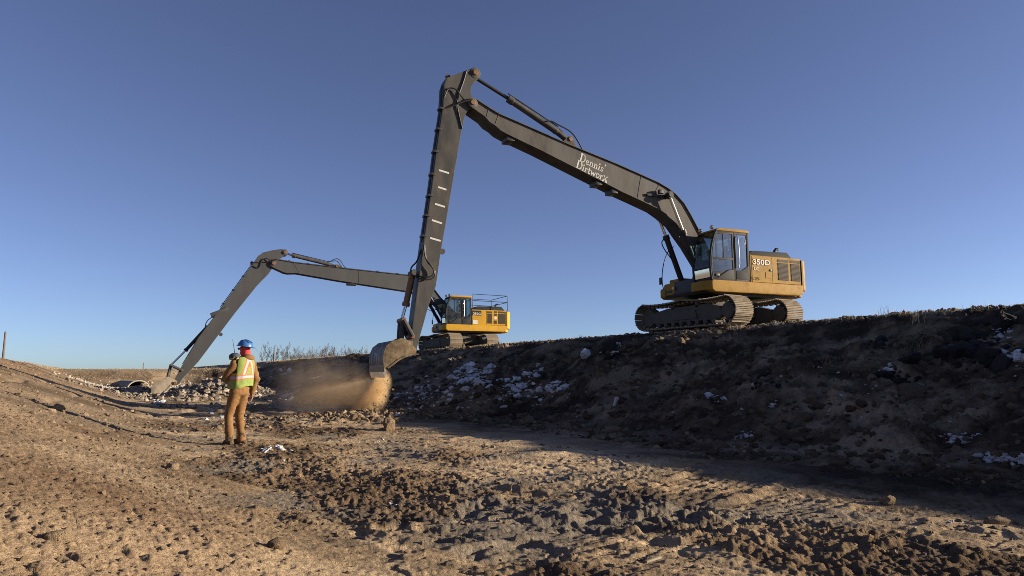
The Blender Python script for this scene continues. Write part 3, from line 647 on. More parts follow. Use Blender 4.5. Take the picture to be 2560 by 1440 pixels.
def serif_word(word, org, ax, size, y, mb):
    """ax: unit (du,dz) reading direction in the boom side plane"""
    pu, pz = -ax[1], ax[0]
    if pz < 0: pu, pz = -pu, -pz
    cur = 0
    for ch in word:
        wd, st = GL[ch]
        for line, t in st:
            for (a, b) in zip(line[:-1], line[1:]):
                dx, dy = b[0]-a[0], b[1]-a[1]; L = math.hypot(dx, dy); nx, ny = -dy/L*t/2, dx/L*t/2; ex, ey = dx/L*t*.25, dy/L*t*.25
                q = [(a[0]-ex+nx, a[1]-ey+ny), (b[0]+ex+nx, b[1]+ey+ny), (b[0]+ex-nx, b[1]+ey-ny), (a[0]-ex-nx, a[1]-ey-ny)]
                mb.add([(org[0]+((cur+X)*ax[0]+Yv*pu)*size, y, org[1]+((cur+X)*ax[1]+Yv*pz)*size) for X, Yv in q], [(0, 1, 2, 3)])
        cur += wd
    return cur*size

# ------------------------------------------------------------------ excavators
def track_path(n, front, rear, r, sag):
    """closed track line: list of (x,z,angle)"""
    pts = []
    zc = r+.035
    for i in range(400):   # bottom rear->front handled below
        pass
    P = []
    for k in range(40): P.append((rear+(front-rear)*k/40, zc-r))
    for k in range(24): a = -math.pi/2+math.pi*k/24; P.append((front+r*math.cos(a), zc+r*math.sin(a)))
    for k in range(40):
        t = k/40; s_ = sag*(abs(math.sin(t*math.pi*2))**.8)+.0; P.append((front+(rear-front)*t, zc+r-s_+.03*math.sin(math.pi*t)))
    for k in range(24): a = math.pi/2+math.pi*k/24; P.append((rear+r*math.cos(a), zc+r*math.sin(a)))
    P.append(P[0]); d = [0]
    for a, b in zip(P[:-1], P[1:]): d.append(d[-1]+math.hypot(b[0]-a[0], b[1]-a[1]))
    out = []; tot = d[-1]; j = 0
    for i in range(n):
        t = tot*i/n
        while d[j+1] < t: j += 1
        f = (t-d[j])/(d[j+1]-d[j]+1e-9); a, b = P[j], P[j+1]
        out.append((a[0]+(b[0]-a[0])*f, a[1]+(b[1]-a[1])*f, math.atan2(b[1]-a[1], b[0]-a[0])))
    return out, tot

def excavator(cfg):
    root = empty('excavator', cfg['loc'], cfg['rz'])
    tag(root, cfg['label'], 'excavator', 'long reach excavators on the bank')
    PT = MT[cfg['paint']]; BM = MT[cfg['boom_mat']]; ST = MT[cfg['stick_mat']]
    BLK = MT['black']
    # ---------------- undercarriage (along the bank)
    TR = Matrix.Rotation(cfg['track_rz']-cfg['rz'], 4, 'Z')
    NS = 48; SW = .86; G = 2.62; rr = .46; fx, rx = 2.0, -2.0
    path, tot = track_path(NS, fx, rx, rr, .07); pitch = tot/NS
    sm = MB().box(-pitch*.49, pitch*.49, -SW/2, SW/2, -.03, .0)
    for gx, gh in ((-.085, .032), (-.02, .024), (.055, .024)): sm.box(gx, gx+.016, -SW/2, SW/2, -.03-gh, -.028)
    sm.box(-.07, .07, -.16, -.09, 0, .07).box(-.07, .07, .09, .16, 0, .07)
    shoe_me = sm.mesh('track_shoe'); shoe_me.materials.append(MT['shoe'])
    for side in (1, -1):
        yc = side*G/2
        fr = MB().prism([(-1.55,.24),(1.6,.24),(1.75,.42),(1.62,.66),(.9,.78),(-1.1,.80),(-1.62,.66),(-1.7,.4)], yc-.20, yc+.20)
        fr.prism([(-.6,.30),(.7,.30),(.6,.62),(-.5,.62)], yc-.26, yc+.26)
        fr.box(-1.3, 1.45, yc-.23, yc+.23, .22, .30)
        frame = fr.xf(TR).build('track_frame', MT['undercarriage'], root, .02)
        for k in range(8):
            xx = -1.35+k*.39
            MB().lathe([(-.24,.07),(-.24,.095),(-.15,.095),(-.14,.075),(.14,.075),(.15,.095),(.24,.095),(.24,.07)], (xx, yc, .17), (0,1,0), 14).xf(TR).build('track_roller', MT['undercarriage'], frame)
            MB().box(xx-.09, xx+.09, yc+side*.235-.02, yc+side*.235+.02, .13, .26).xf(TR).build('roller_guard', MT['undercarriage'], frame, .008)
        for xx in (-.55, .65):
            MB().lathe([(-.2,.06),(-.2,.085),(.2,.085),(.2,.06)], (xx, yc, .80), (0,1,0), 14).xf(TR).build('carrier_roller', MT['undercarriage'], frame)
        MB().lathe([(-.17,.3),(-.17,.36),(-.08,.36),(-.07,.40),(.07,.40),(.08,.36),(.17,.36),(.17,.3)], (fx, yc, rr+.03), (0,1,0), 28).xf(TR).build('idler_wheel', MT['undercarriage'], frame)
        sp = MB().lathe([(-.26,.20),(-.26,.27),(-.06,.30),(-.06,.36),(.06,.36),(.06,.30),(.26,.27),(.28,.22),(.28,.1)], (rx, yc, rr+.03), (0,side,0), 28)
        for k in range(14):
            a = 2*math.pi*k/14; c = Vector((rx+.375*math.cos(a), yc, rr+.03+.375*math.sin(a)))
            sp.cyl(c-Vector((0,.05,0)), c+Vector((0,.05,0)), .04, 8)
        spo = sp.xf(TR).build('drive_sprocket', MT['undercarriage'], frame)
        for k in range(8):
            a = 2*math.pi*k/8; c = Vector((rx+.235*math.cos(a), yc+side*.255, rr+.03+.235*math.sin(a)))
            MB().cyl(c, c+Vector((0,side*.03,0)), .022, 6).xf(TR).build('hub_bolt', MT['undercarriage'], frame)
        for (x_, z_, a_) in path:
            o = bpy.data.objects.new('track_shoe', shoe_me); COL.objects.link(o); o.parent = frame
            o.matrix_local = TR @ Matrix.Translation((x_, yc, z_)) @ Matrix.Rotation(-a_, 4, 'Y')
    cb = MB().box(-.95, .95, -.95, .95, .5, .95)
    for sx in (-1, 1): cb.box(sx*.75-.22, sx*.75+.22, -1.15, 1.15, .42, .72)
    cb.xf(TR).build('car_body', MT['undercarriage'], root, .04)
    MB().lathe([(0,.72),(.08,.74),(.1,.70),(.2,.70),(.22,.74),(.28,.74)], (0,0,.93), (0,0,1), 36).build('swing_bearing', BLK, root)
    # ---------------- revolving frame
    MB().prism([(1.25,1.2),(1.3,1.32),(1.25,1.42),(-3.0,1.42),(-2.9,1.22),(-1.9,1.12),(.3,1.10)], -1.30, 1.30).build('revolving_frame', BLK, root, .02)
    sk = [(1.34,1.28),(1.20,1.20),(-2.7,1.22),(-2.88,1.30),(-2.88,1.62),(1.28,1.62),(1.34,1.56)]
    MB().prism(sk, 1.20, 1.53).build('side_skirt', PT, root, .09, 4)
    MB().prism(sk, -1.53, -1.20).build('side_skirt', PT, root, .09, 4)
    MB().plan([(1.30,1.50),(1.48,1.20),(1.48,.55),(1.2,.55),(1.2,1.5)], 1.27, 1.60).build('front_step', PT, root, .03)
    st = MB().plan([(1.22,-.62),(1.30,-.75),(1.30,-1.3),(1.18,-1.5),(.2,-1.5),(.2,-.62)], 1.30, 1.78).build('tool_box', PT, root, .09, 3)
    MB().box(.22, .95, -1.46, -.7, 1.78, 1.98).build('fuel_tank', PT, root, .05)
    MB().box(1.30, 1.325, -1.25, -.85, 1.42, 1.5).build('grab_step', BLK, st)
    MB().ball((1.31, -.72, 1.56), .055, .07, .07).build('work_light', MT['lamp'], st)
    # handrail and mirror at the right front
    hr = MB().tube([(1.15,-1.42,1.4),(1.30,-1.44,1.75),(1.28,-1.44,2.4),(1.05,-1.4,3.1),(.8,-1.3,3.3)], .018, 8, smooth=2).build('handrail', BLK, root)
    MB().box(1.27, 1.31, -1.62, -1.46, 1.80, 2.08).build('mirror', BLK, hr, .015)
    # ---------------- engine house
    MB().box(-2.86, -.44, -1.47, 1.47, 1.62, 2.62).build('engine_house', PT, root, .035, 3)
    MB().prism([(-2.80,1.64),(-.52,1.64),(-.52,2.58),(-2.80,2.58)], 1.468, 1.478).build('door_seam', PT, root)
    g0 = cfg['grilles']
    for (u0, u1, z0, z1) in g0:
        gr = MB().box(u1, u0, 1.479, 1.489, z0, z1).build('grille', MT['grille'], root)
        nsl = max(3, int((z1-z0)/.045))
        if z1-z0 > .2:
            for k in range(nsl):
                zz = z0+(z1-z0)*(k+.5)/nsl
                MB().prism([(u0,0),(u1,0),(u1,.012),(u0,.012)], 1.488, 1.50).xf(Matrix.Translation((0,0,zz))).build('louvre', MT['grille'], gr)
    seams = [(-1.47, 1.66, 2.58)]
    for (u, z0, z1) in seams: MB().box(u-.008, u+.008, 1.479, 1.483, z0, z1).build('panel_gap', BLK, root)
    if cfg['model'] == 'a':
        lt = MB().box(-1.43, -1.33, 1.482, 1.50, 2.06, 2.14).build('door_latch', BLK, root, .01)
        MB().box(-1.50, -1.46, 1.482, 1.488, 2.05, 2.15).build('decal', BLK, root)
        MB().box(-1.40, -1.14, 1.482, 1.487, 1.80, 2.02).build('decal', MT['paintA'], root)
    else:
        MB().box(-.84, -.50, 1.482, 1.487, 1.68, 1.93).build('white_decal', MT['white'], root)
        MB().lathe([(0,.1),(.006,.1)], (-2.10, 1.481, 2.12), (0,1,0), 20).build('round_decal', MT['white'], root)
        MB().box(-1.10, -.47, 1.480, 1.484, 2.24, 2.56).build('dark_badge', MT['hood'], root)
    # handles along the roof edge, hood, exhaust
    MB().prism([(-.55,2.60),(-1.05,2.90),(-2.75,2.94),(-2.98,2.72),(-2.98,2.60)], -1.15, .95).build('engine_hood', MT['hood'], root, .04)
    ex = MB().tube([(-2.45,.62,2.9),(-2.45,.62,3.03),(-2.52,.62,3.10),(-2.60,.62,3.11)], .06, 12).build('exhaust_pipe', BLK, root)
    MB().lathe([(0,.11),(.10,.12),(.2,.12),(.26,.07)], (-1.0,-.5,2.86), (0,0,1), 18).build('air_intake', BLK, root)
    # counterweight: rounded in plan
    cwp = [(-2.88,-1.49),(-3.02,-1.47)]+[(-3.06-.40*math.cos(a), 1.40*math.sin(a)) for a in [R(-72+8*k) for k in range(19)]]+[(-3.02,1.47),(-2.88,1.49)]
    cw = MB().plan(cwp, 1.42, 2.58).build('counterweight', PT, root, .10, 4)
    cw2 = [(u*.93-.14, y_*.9) for u, y_ in cwp]
    MB().plan(cw2, 1.20, 1.43).build('counterweight_base', PT, root, .06, 3)
    MB().box(-2.895, -2.875, 1.30, 1.494, 1.45, 2.56).build('panel_gap', BLK, root)
    for yy in (-.8, .8): MB().tube([(-3.2,yy-.1,2.55),(-3.2,yy-.1,2.68),(-3.2,yy+.1,2.68),(-3.2,yy+.1,2.55)], .02, 8).build('lifting_eye', BLK, cw)
    # ---------------- cab
    y0, y1 = .50, 1.49
    A = [(1.29,1.62),(1.34,2.05),(1.32,2.45),(1.25,2.85),(1.10,3.28),(1.00,3.40)]      # windshield curve
    cab = MB()
    for yy in (y0+.03, y1-.03): cab.tube([(u,yy,z) for u, z in A], .042, 8, smooth=1)
    cab.box(.18, .29, y1-.05, y1, 1.62, 3.38); cab.box(-.40, -.31, y1-.07, y1, 1.62, 3.40); cab.box(-.40, -.31, y0, y0+.07, 1.62, 3.40)
    cab.box(.2, .28, y0, y0+.04, 1.62, 3.38)
    cab.box(-.40, 1.27, y0, y1, 1.60, 1.70)
    cab.tube([(1.00,y0+.03,3.40),(1.00,y1-.03,3.40)], .045, 8); cab.tube([(1.34,y0+.03,2.05),(1.34,y1-.03,2.05)], .03, 8)
    cab.box(-.38, 1.02, y1-.06, y1-.005, 3.30, 3.40); cab.box(-.38, 1.02, y0+.005, y0+.06, 3.30, 3.40)
    cabo = cab.build('cab', MT['cabdark'], root, .012)
    rf = MB().prism([(1.06,3.385),(1.02,3.455),(.85,3.49),(-.30,3.50),(-.43,3.46),(-.44,3.40),(-.40,3.385)], y0-.02, y1+.02).build('roof', PT, cabo, .03, 3)
    MB().box(-.1, .55, y0+.2, y1-.2, 3.49, 3.52).build('roof_hatch', BLK, cabo, .015)
    def pane(nm, line, ya, yb): 
        m = MB(); m.add([(u, ya, z) for u, z in line]+[(u, yb, z) for u, z in line], [(i, i+1, i+1+len(line), i+len(line)) for i in range(len(line)-1)]); return m.build(nm, MT['glass'], cabo)
    pane('windshield', [(1.335,2.08)]+A[2:5], y0+.06, y1-.06); pane('lower_windshield', [(1.30,1.72),(1.335,2.03)], y0+.06, y1-.06)
    pane('rear_window', [(-.36,2.2),(-.36,3.3)], y0+.07, y1-.07)
    def sidep(nm, poly, yy): m = MB(); m.add([(u, yy, z) for u, z in poly], [tuple(range(len(poly)))]); return m.build(nm, MT['glass'], cabo)
    dp = [(.30,1.66),(1.24,1.66),(1.28,2.05),(1.27,2.40),(.30,2.40)]
    dm = MB().prism([(.30,1.66),(1.24,1.66),(1.265,1.88),(.30,2.02)], y1-.035, y1+.004)
    dm.prism([(.30,2.36),(1.275,2.36),(1.27,2.43),(.30,2.43)], y1-.035, y1+.004)
    dm.prism([(.30,2.0),(.36,2.0),(.36,2.38),(.30,2.38)], y1-.035, y1+.004)
    dm.prism([(.30,2.42),(.36,2.42),(.36,3.34),(.30,3.34)], y1-.035, y1+.004)
    dm.prism([(.72,2.42),(.755,2.42),(.755,3.32),(.72,3.32)], y1-.03, y1)
    dm.strip([(1.245,1.66),(1.30,2.05),(1.28,2.45),(1.21,2.85),(1.06,3.32),(.30,3.34)], .045, y1-.035, y1+.006)
    door = dm.build('door', MT['cabdark'], cabo, .006)
    MB().box(.98, 1.14, y1+.004, y1+.03, 1.76, 1.84).build('door_handle', BLK, cabo, .01)
    sidep('door_window', [(.36,2.44),(1.26,2.44),(1.21,2.85),(1.06,3.30),(.36,3.32)], y1-.015)
    sidep('door_lower_window', [(.36,2.01),(1.26,1.89),(1.28,2.05),(1.27,2.36),(.36,2.36)], y1-.015)
    sidep('side_window', [(-.31,2.15),(-.05,2.0),(.18,1.98),(.18,3.30),(-.31,3.30)], y1-.03)
    sidep('right_window', [(-.3,2.0),(1.2,2.0),(1.25,2.5),(1.05,3.3),(-.3,3.3)], y0+.02)
    MB().prism([(-.36,1.68),(.22,1.68),(.22,2.0),(-.05,2.02),(-.31,2.18),(-.36,2.18)], y1-.04, y1+.012).build('rear_corner_panel', MT['cabdark'], cabo, .02)
    MB().tube([(.13,y1+.05,2.10),(.10,y1+.06,2.3),(.13,y1+.06,3.15),(.14,y1+.02,3.25)], .022, 8, smooth=1).build('grab_rail', MT['chrome'], cabo)
    MB().tube([(1.02,y1+.03,1.72),(.55,y1+.03,2.0),(.36,y1+.03,2.05)], .012, 6).build('door_strap', BLK, cabo)
    for yy in (y0+.15, y1-.2): 
        lb = MB().lathe([(0,.03),(.03,.07),(.09,.075),(.10,.065)], (1.0,yy,3.53), (1,0,0), 16).build('roof_light', BLK, cabo)
    for yy in (y0+.15, y1-.2): MB().ball((1.10,yy,3.53), .02, .065, .065, 14, 8).build('light_lens', MT['lamp'], cabo)
    MB().box(-.05, .45, y0+.25, y1-.25, 1.95, 2.12).box(-.16, .02, y0+.27, y1-.27, 2.05, 2.85).box(-.14,-.02, y0+.36, y1-.36, 2.88, 3.08).build('seat', MT['seat'], cabo, .05)
    MB().box(.0, .55, y0+.10, y0+.24, 1.95, 2.3).box(.0, .55, y1-.24, y1-.12, 1.95, 2.26).box(1.0,1.18, y0+.1, y0+.3, 1.7, 2.5).build('console', MT['cabdark'], cabo, .03)
    for yy in (y0+.17, y1-.18): MB().cyl((.48,yy,2.25), (.52,yy,2.45), .025, 8).build('joystick', BLK, cabo)
    MB().tube([(1.0,y0+.35,1.7),(1.02,y0+.35,2.1)], .015, 6).tube([(1.0,y1-.35,1.7),(1.02,y1-.35,2.1)], .015, 6).build('drive_lever', BLK, cabo)
    # ---------------- boom
    W = .33; top, bot = cfg['boom_top'], cfg['boom_bot']
    boom = MB().prism(top+bot[::-1], -W+.03, W-.03).build('boom', BM, root, .004, 1)
    MB().strip(top[::-1], .022, -W-.02, W+.02).build('boom_top_plate', BM, boom)
    MB().strip(bot, .022, -W-.02, W+.02).build('boom_bottom_plate', BM, boom)
    for (u0, z0, u1, z1) in cfg['boom_seams']:
        MB().tube([(u0,W-.03,z0),(u1,W-.03,z1)], .012, 6).build('weld_seam', BM, boom)
    for yy in (-.16, .14):
        pl = [(u, yy, z+.055) for u, z in top[1:-3]]
        MB().tube(pl, .022, 8).build('steel_line', BLK, boom)
    for (u, z) in cfg['clamps']: MB().box(u-.05, u+.05, -.24, .24, z+.02, z+.10).build('line_clamp', BLK, boom, .01)
    def pin(nm, u, z, yw, r, m='orangepin', par=boom): return MB().lathe([(0,r*.85),(.015,r),(2*yw-.015,r),(2*yw,r*.85)], (u,-yw,z), (0,1,0), 18).build(nm, MT[m], par)
    tp = cfg['tip']; pin('tip_boss', tp[0], tp[1], .36, .17, 'boom'); pin('tip_pin', tp[0], tp[1], .40, .085)
    fpn = cfg['foot']; pin('foot_pin', fpn[0], fpn[1], .48, .14, 'black')
    MB().prism([(-.25,1.40),(.75,1.40),(.62,2.05),(.42,2.42),(.18,2.40),(-.05,1.9)], .37, .44).build('boom_bracket', BLK, root, .01)
    MB().prism([(-.25,1.40),(.75,1.40),(.62,2.05),(.42,2.42),(.18,2.40),(-.05,1.9)], -.44, -.37).build('boom_bracket', BLK, root, .01)
    # boom cylinders
    rp, rm, bp = cfg['bcyl']
    for sgn in (1, -1):
        yy = sgn*.52
        d = Vector((bp[0]-rm[0], 0, bp[1]-rm[1])).normalized()
        c = MB().lathe([(0,.075),(0,.125),(.16,.125),(.18,.105),(Vector((bp[0]-rm[0],0,bp[1]-rm[1])).length-.1,.105),(Vector((bp[0]-rm[0],0,bp[1]-rm[1])).length,.09)], (rm[0],yy,rm[1]), d, 20)
        co = c.build('boom_cylinder', BLK, root)
        MB().cyl((rm[0],yy,rm[1]), (rp[0],yy,rp[1]), .056, 16).build('cylinder_rod', MT['chrome'], co)
        MB().lathe([(-.09,.07),(-.09,.13),(.09,.13),(.09,.07)], (rp[0],yy,rp[1]), (0,1,0), 18).build('rod_eye', BLK, co)
        MB().lathe([(-.10,.09),(-.10,.15),(.10,.15),(.10,.09)], (bp[0],yy,bp[1]), (0,1,0), 18).build('cylinder_eye', BLK, co)
        MB().tube([(rm[0]+.05,yy,rm[1]-.1),(rm[0]+.25,yy-.0,rm[1]-.35),(bp[0]+.32,yy,bp[1]+.75),(bp[0]+.1,yy*.8,bp[1]+.3)], .02, 8, smooth=2).build('hydraulic_hose', MT['rubber'], co)
    MB().lathe([(0,.09),(1.3,.09)], (rp[0],-.65,rp[1]), (0,1,0), 18).build('boom_cylinder_pin', BLK, boom)
    MB().box(bp[0]-.35, bp[0]+.25, -.72, .72, 1.30, bp[1]+.08).build('cylinder_mount', BLK, root, .03)
    u, z = cfg['boom_light']; bl = MB().box(u-.12, u+.05, .36, .48, z-.02, z+.14).build('boom_light', BLK, boom, .02)
    MB().box(u-.10, u+.5, .30, .37, z-.12, z-.03).build('light_bracket', BLK, boom, .01)
    # arm cylinder
    a0, a1, a2, a3 = cfg['armcyl']          # rod end, rod meets barrel, barrel end, base eye
    dv = Vector((a2[0]-a1[0],0,a2[1]-a1[1])); L = dv.length
    ac = MB().lathe([(0,.07),(0,.14),(.2,.14),(.22,.115),(L-.2,.115),(L,.125),(L+.05,.08)], (a1[0],0,a1[1]), dv, 20).build('arm_cylinder', MT['boom'], root)
    MB().cyl((a0[0],0,a0[1]), (a1[0],0,a1[1]), .06, 16).build('cylinder_rod', MT['black' if cfg['model']=='a' else 'chrome'], ac)
    MB().tube([(a2[0],0,a2[1]),(a3[0],0,a3[1])], [.11,.10], 12).build('cylinder_base', MT['boom'], ac)
    MB().lathe([(-.13,.1),(-.13,.15),(.13,.15),(.13,.1)], (a0[0],0,a0[1]), (0,1,0), 18).build('rod_eye', BLK, ac)
    MB().tube([(a1[0]+.05,.10,a1[1]+.13),(a2[0],.10,a2[1]+.14)], .02, 8).build('steel_line', BLK, ac)
    for sgn in (-1, 1): MB().prism(cfg['arm_bracket'], sgn*.17-.025, sgn*.17+.025).build('arm_cylinder_bracket', BM, boom, .006)
    MB().lathe([(0,.075),(.46,.075)], (a3[0],-.23,a3[1]), (0,1,0), 16).build('bracket_pin', MT['orangepin'], boom)
    for k, hz in enumerate(cfg['arm_hoses']): MB().tube([(u, .13-.22*k, z) for u, z in hz], .024, 8, smooth=2).build('hydraulic_hose', MT['rubber'], boom)
    for (u, z, s_) in cfg['under_boom']:
        MB().box(u-s_, u+s_, -.2, .3, z-.13, z+.02).build('boom_attachment', BLK, boom, .02)
    # ---------------- stick
    SWd = .25
    stick = MB().prism(cfg['stick'], -SWd, SWd).build('stick', ST, root, .006, 1)
    MB().strip(cfg['stick_front'], .02, -SWd-.03, SWd+.03).build('stick_front_plate', MT['black'], stick)  # black here paints in the shade on the stick's front face
    pl = cfg['stick_front']
    for yy in (.12, .19): MB().tube([(u+.07, yy, z) for u, z in pl[1:-2]], .02, 8).build('steel_line', BLK, stick)
    for (u, z) in cfg['stick_clamps']: MB().box(u-.04, u+.13, .02, .30, z-.035, z+.035).build('line_clamp', BLK, stick, .008)
    e0 = cfg['stick_top_pin']; pin('arm_pin_boss', e0[0], e0[1], .27, .19, cfg['stick_mat'], stick); pin('arm_pin', e0[0], e0[1], .32, .09, 'orangepin', stick)
    for k, hz in enumerate(cfg['stick_hoses']): MB().tube([(u, yy, z) for u, yy, z in hz], .024, 8, smooth=2).build('hydraulic_hose', MT['rubber'], stick)
    for q in cfg['dashes']:
        (ua, za, ub, zb) = q; m = MB(); dx, dz = ub-ua, zb-za; Ls = math.hypot(dx, dz); nx, nz = -dz/Ls*.028, dx/Ls*.028
        m.add([(ua-nx,SWd+.004,za-nz),(ub-nx,SWd+.004,zb-nz),(ub+nx,SWd+.004,zb+nz),(ua+nx,SWd+.004,za+nz)], [(0,1,2,3)]); m.build('depth_mark', MT['white'], stick)
    for (u, z, r_) in cfg['stick_lugs']: MB().lathe([(0,r_),(.06,r_)], (u,.05,z), (0,1,0), 16).build('lug', ST, stick)
    for q in cfg['stick_boxes']: MB().box(-q[2], q[2], -.33, .33, -q[3], q[3]).xf(Matrix.Translation((q[0],0,q[1])) @ Matrix.Rotation(q[4],4,'Y')).build('stick_step', ST, stick, .01)
    # ---------------- bucket linkage and bucket
    c0, c1, c2 = cfg['bcyl2']
    d = Vector((c1[0]-c0[0],0,c1[1]-c0[1])); L = d.length
    bc = MB().lathe([(0,.06),(0,.10),(L-.12,.095),(L-.10,.12),(L,.12),(L,.06)], (c0[0],0,c0[1]), d, 18).build('bucket_cylinder', MT['orangepin'] if cfg['model']=='a' else BLK, root)
    MB().cyl((c1[0],0,c1[1]), (c2[0],0,c2[1]), .05, 14).build('cylinder_rod', MT['chrome'], bc)
    pin('cylinder_pin', c0[0], c0[1], .24, .10, 'boom', bc); pin('link_pin', c2[0], c2[1], .34, .075, 'orangepin', bc)
    k0, k1 = cfg['idler'], cfg['ear']
    for sgn in (-1, 1):
        MB().tube([(c2[0],sgn*.29,c2[1]),(k0[0],sgn*.29,k0[1])], .075, 10).build('idler_link', ST, root)
        MB().tube([(c2[0],sgn*.16,c2[1]),(k1[0],sgn*.16,k1[1])], .075, 10).build('bucket_link', ST, root)
    pin('link_pin', k0[0], k0[1], .34, .07, 'orangepin', stick)
    BW = cfg['bucket_w']; sh, op = cfg['shell'], cfg['opening']
    bk = MB()
    inner = []
    n = len(sh)
    for i, (u, z) in enumerate(sh):
        a = sh[max(i-1,0)]; b = sh[min(i+1,n-1)]; du, dz = b[0]-a[0], b[1]-a[1]; Lq = math.hypot(du,dz); inner.append((u+dz/Lq*.035*cfg['inward'], z-du/Lq*.035*cfg['inward']))
    bk.prism(sh+inner[::-1], -BW, BW)
    BS = MT['bucketside' if cfg['model'] == 'a' else 'bucketfar']; bko = bk.build('bucket', MT['bucketback' if cfg['model'] == 'a' else 'bucketfar'], root, .006, 1)
    for sgn in (-1, 1):
        MB().prism(sh+op, sgn*BW-.022, sgn*BW+.022).build('bucket_side', BS, bko, .006)
        MB().strip(op, .05*cfg['inward']*-1, sgn*(BW+.012)-.03, sgn*(BW+.012)+.03).build('side_cutter', BS, bko)
        MB().prism(cfg['ear_poly'], sgn*.30-.03, sgn*.30+.03).build('bucket_ear', BS, bko, .006)
    pin('bucket_pin', cfg['bpin'][0], cfg['bpin'][1], .40, .085, 'orangepin', bko)
    e1 = sh[-1]; e2 = cfg['tooth_dir']; nt_ = cfg['teeth']
    tl = Vector((e2[0],0,e2[1])).normalized()
    tn = Vector((tl.z,0,-tl.x))
    me = None
    for k in range(nt_):
        yy = -BW+(k+.5)*2*BW/nt_; hw = BW/nt_*.52
        if me is None:
            b0 = Vector((e1[0],0,e1[1]))-tl*.10; tlen = cfg['tooth_len']
            m = MB(); q = []
            for (dd, th, ww) in ((0,.05,hw),(tlen*.6,.05,hw),(tlen,.010,hw*.6)):
                for sy in (-1, 1):
                    for s2 in (-1, 1): p = b0+tl*dd+tn*th*s2; q.append((p.x, sy*ww, p.z))
            m.add(q, [(0,1,3,2),(8,10,11,9)]+[(a+b0_, a+b1_, a+4+b1_, a+4+b0_) for a in (0,4) for b0_, b1_ in ((0,1),(1,3),(3,2),(2,0))])
            me = m.mesh('tooth'); me.materials.append(MT['steel'])
        o = bpy.data.objects.new('tooth', me); COL.objects.link(o); o.parent = bko; o.location = (0, yy, 0)
    MB().prism([(e1[0]-tl.x*.14-tn.x*.02, e1[1]-tl.z*.14-tn.z*.02),(e1[0]+tl.x*.06-tn.x*.02, e1[1]+tl.z*.06-tn.z*.02),(e1[0]+tl.x*.06+tn.x*.02, e1[1]+tl.z*.06+tn.z*.02),(e1[0]-tl.x*.14+tn.x*.02, e1[1]-tl.z*.14+tn.z*.02)], -BW-.02, BW+.02).build('cutting_edge', MT['steel'], bko)
    # ---------------- roof rail
    if cfg['rail']:
        rl = MB(); T_ = .02
        for yy in (1.40, -1.40):
            rl.tube([(-.52,yy,2.6),(-.52,yy,3.64),(-2.98,yy,3.62),(-3.02,yy,2.6)], T_, 8)
            rl.tube([(-.52,yy,3.22),(-3.0,yy,3.19)], T_, 8)
        rl.tube([(-2.98,1.40,3.62),(-2.98,-1.40,3.62)], T_, 8); rl.tube([(-3.0,1.40,3.19),(-3.0,-1.40,3.19)], T_, 8)
        for u in (-1.6,): rl.tube([(u,-1.40,2.6),(u,-1.40,3.62)], T_, 8)
        rl.build('guard_rail', BLK, root)
    return root, cfg

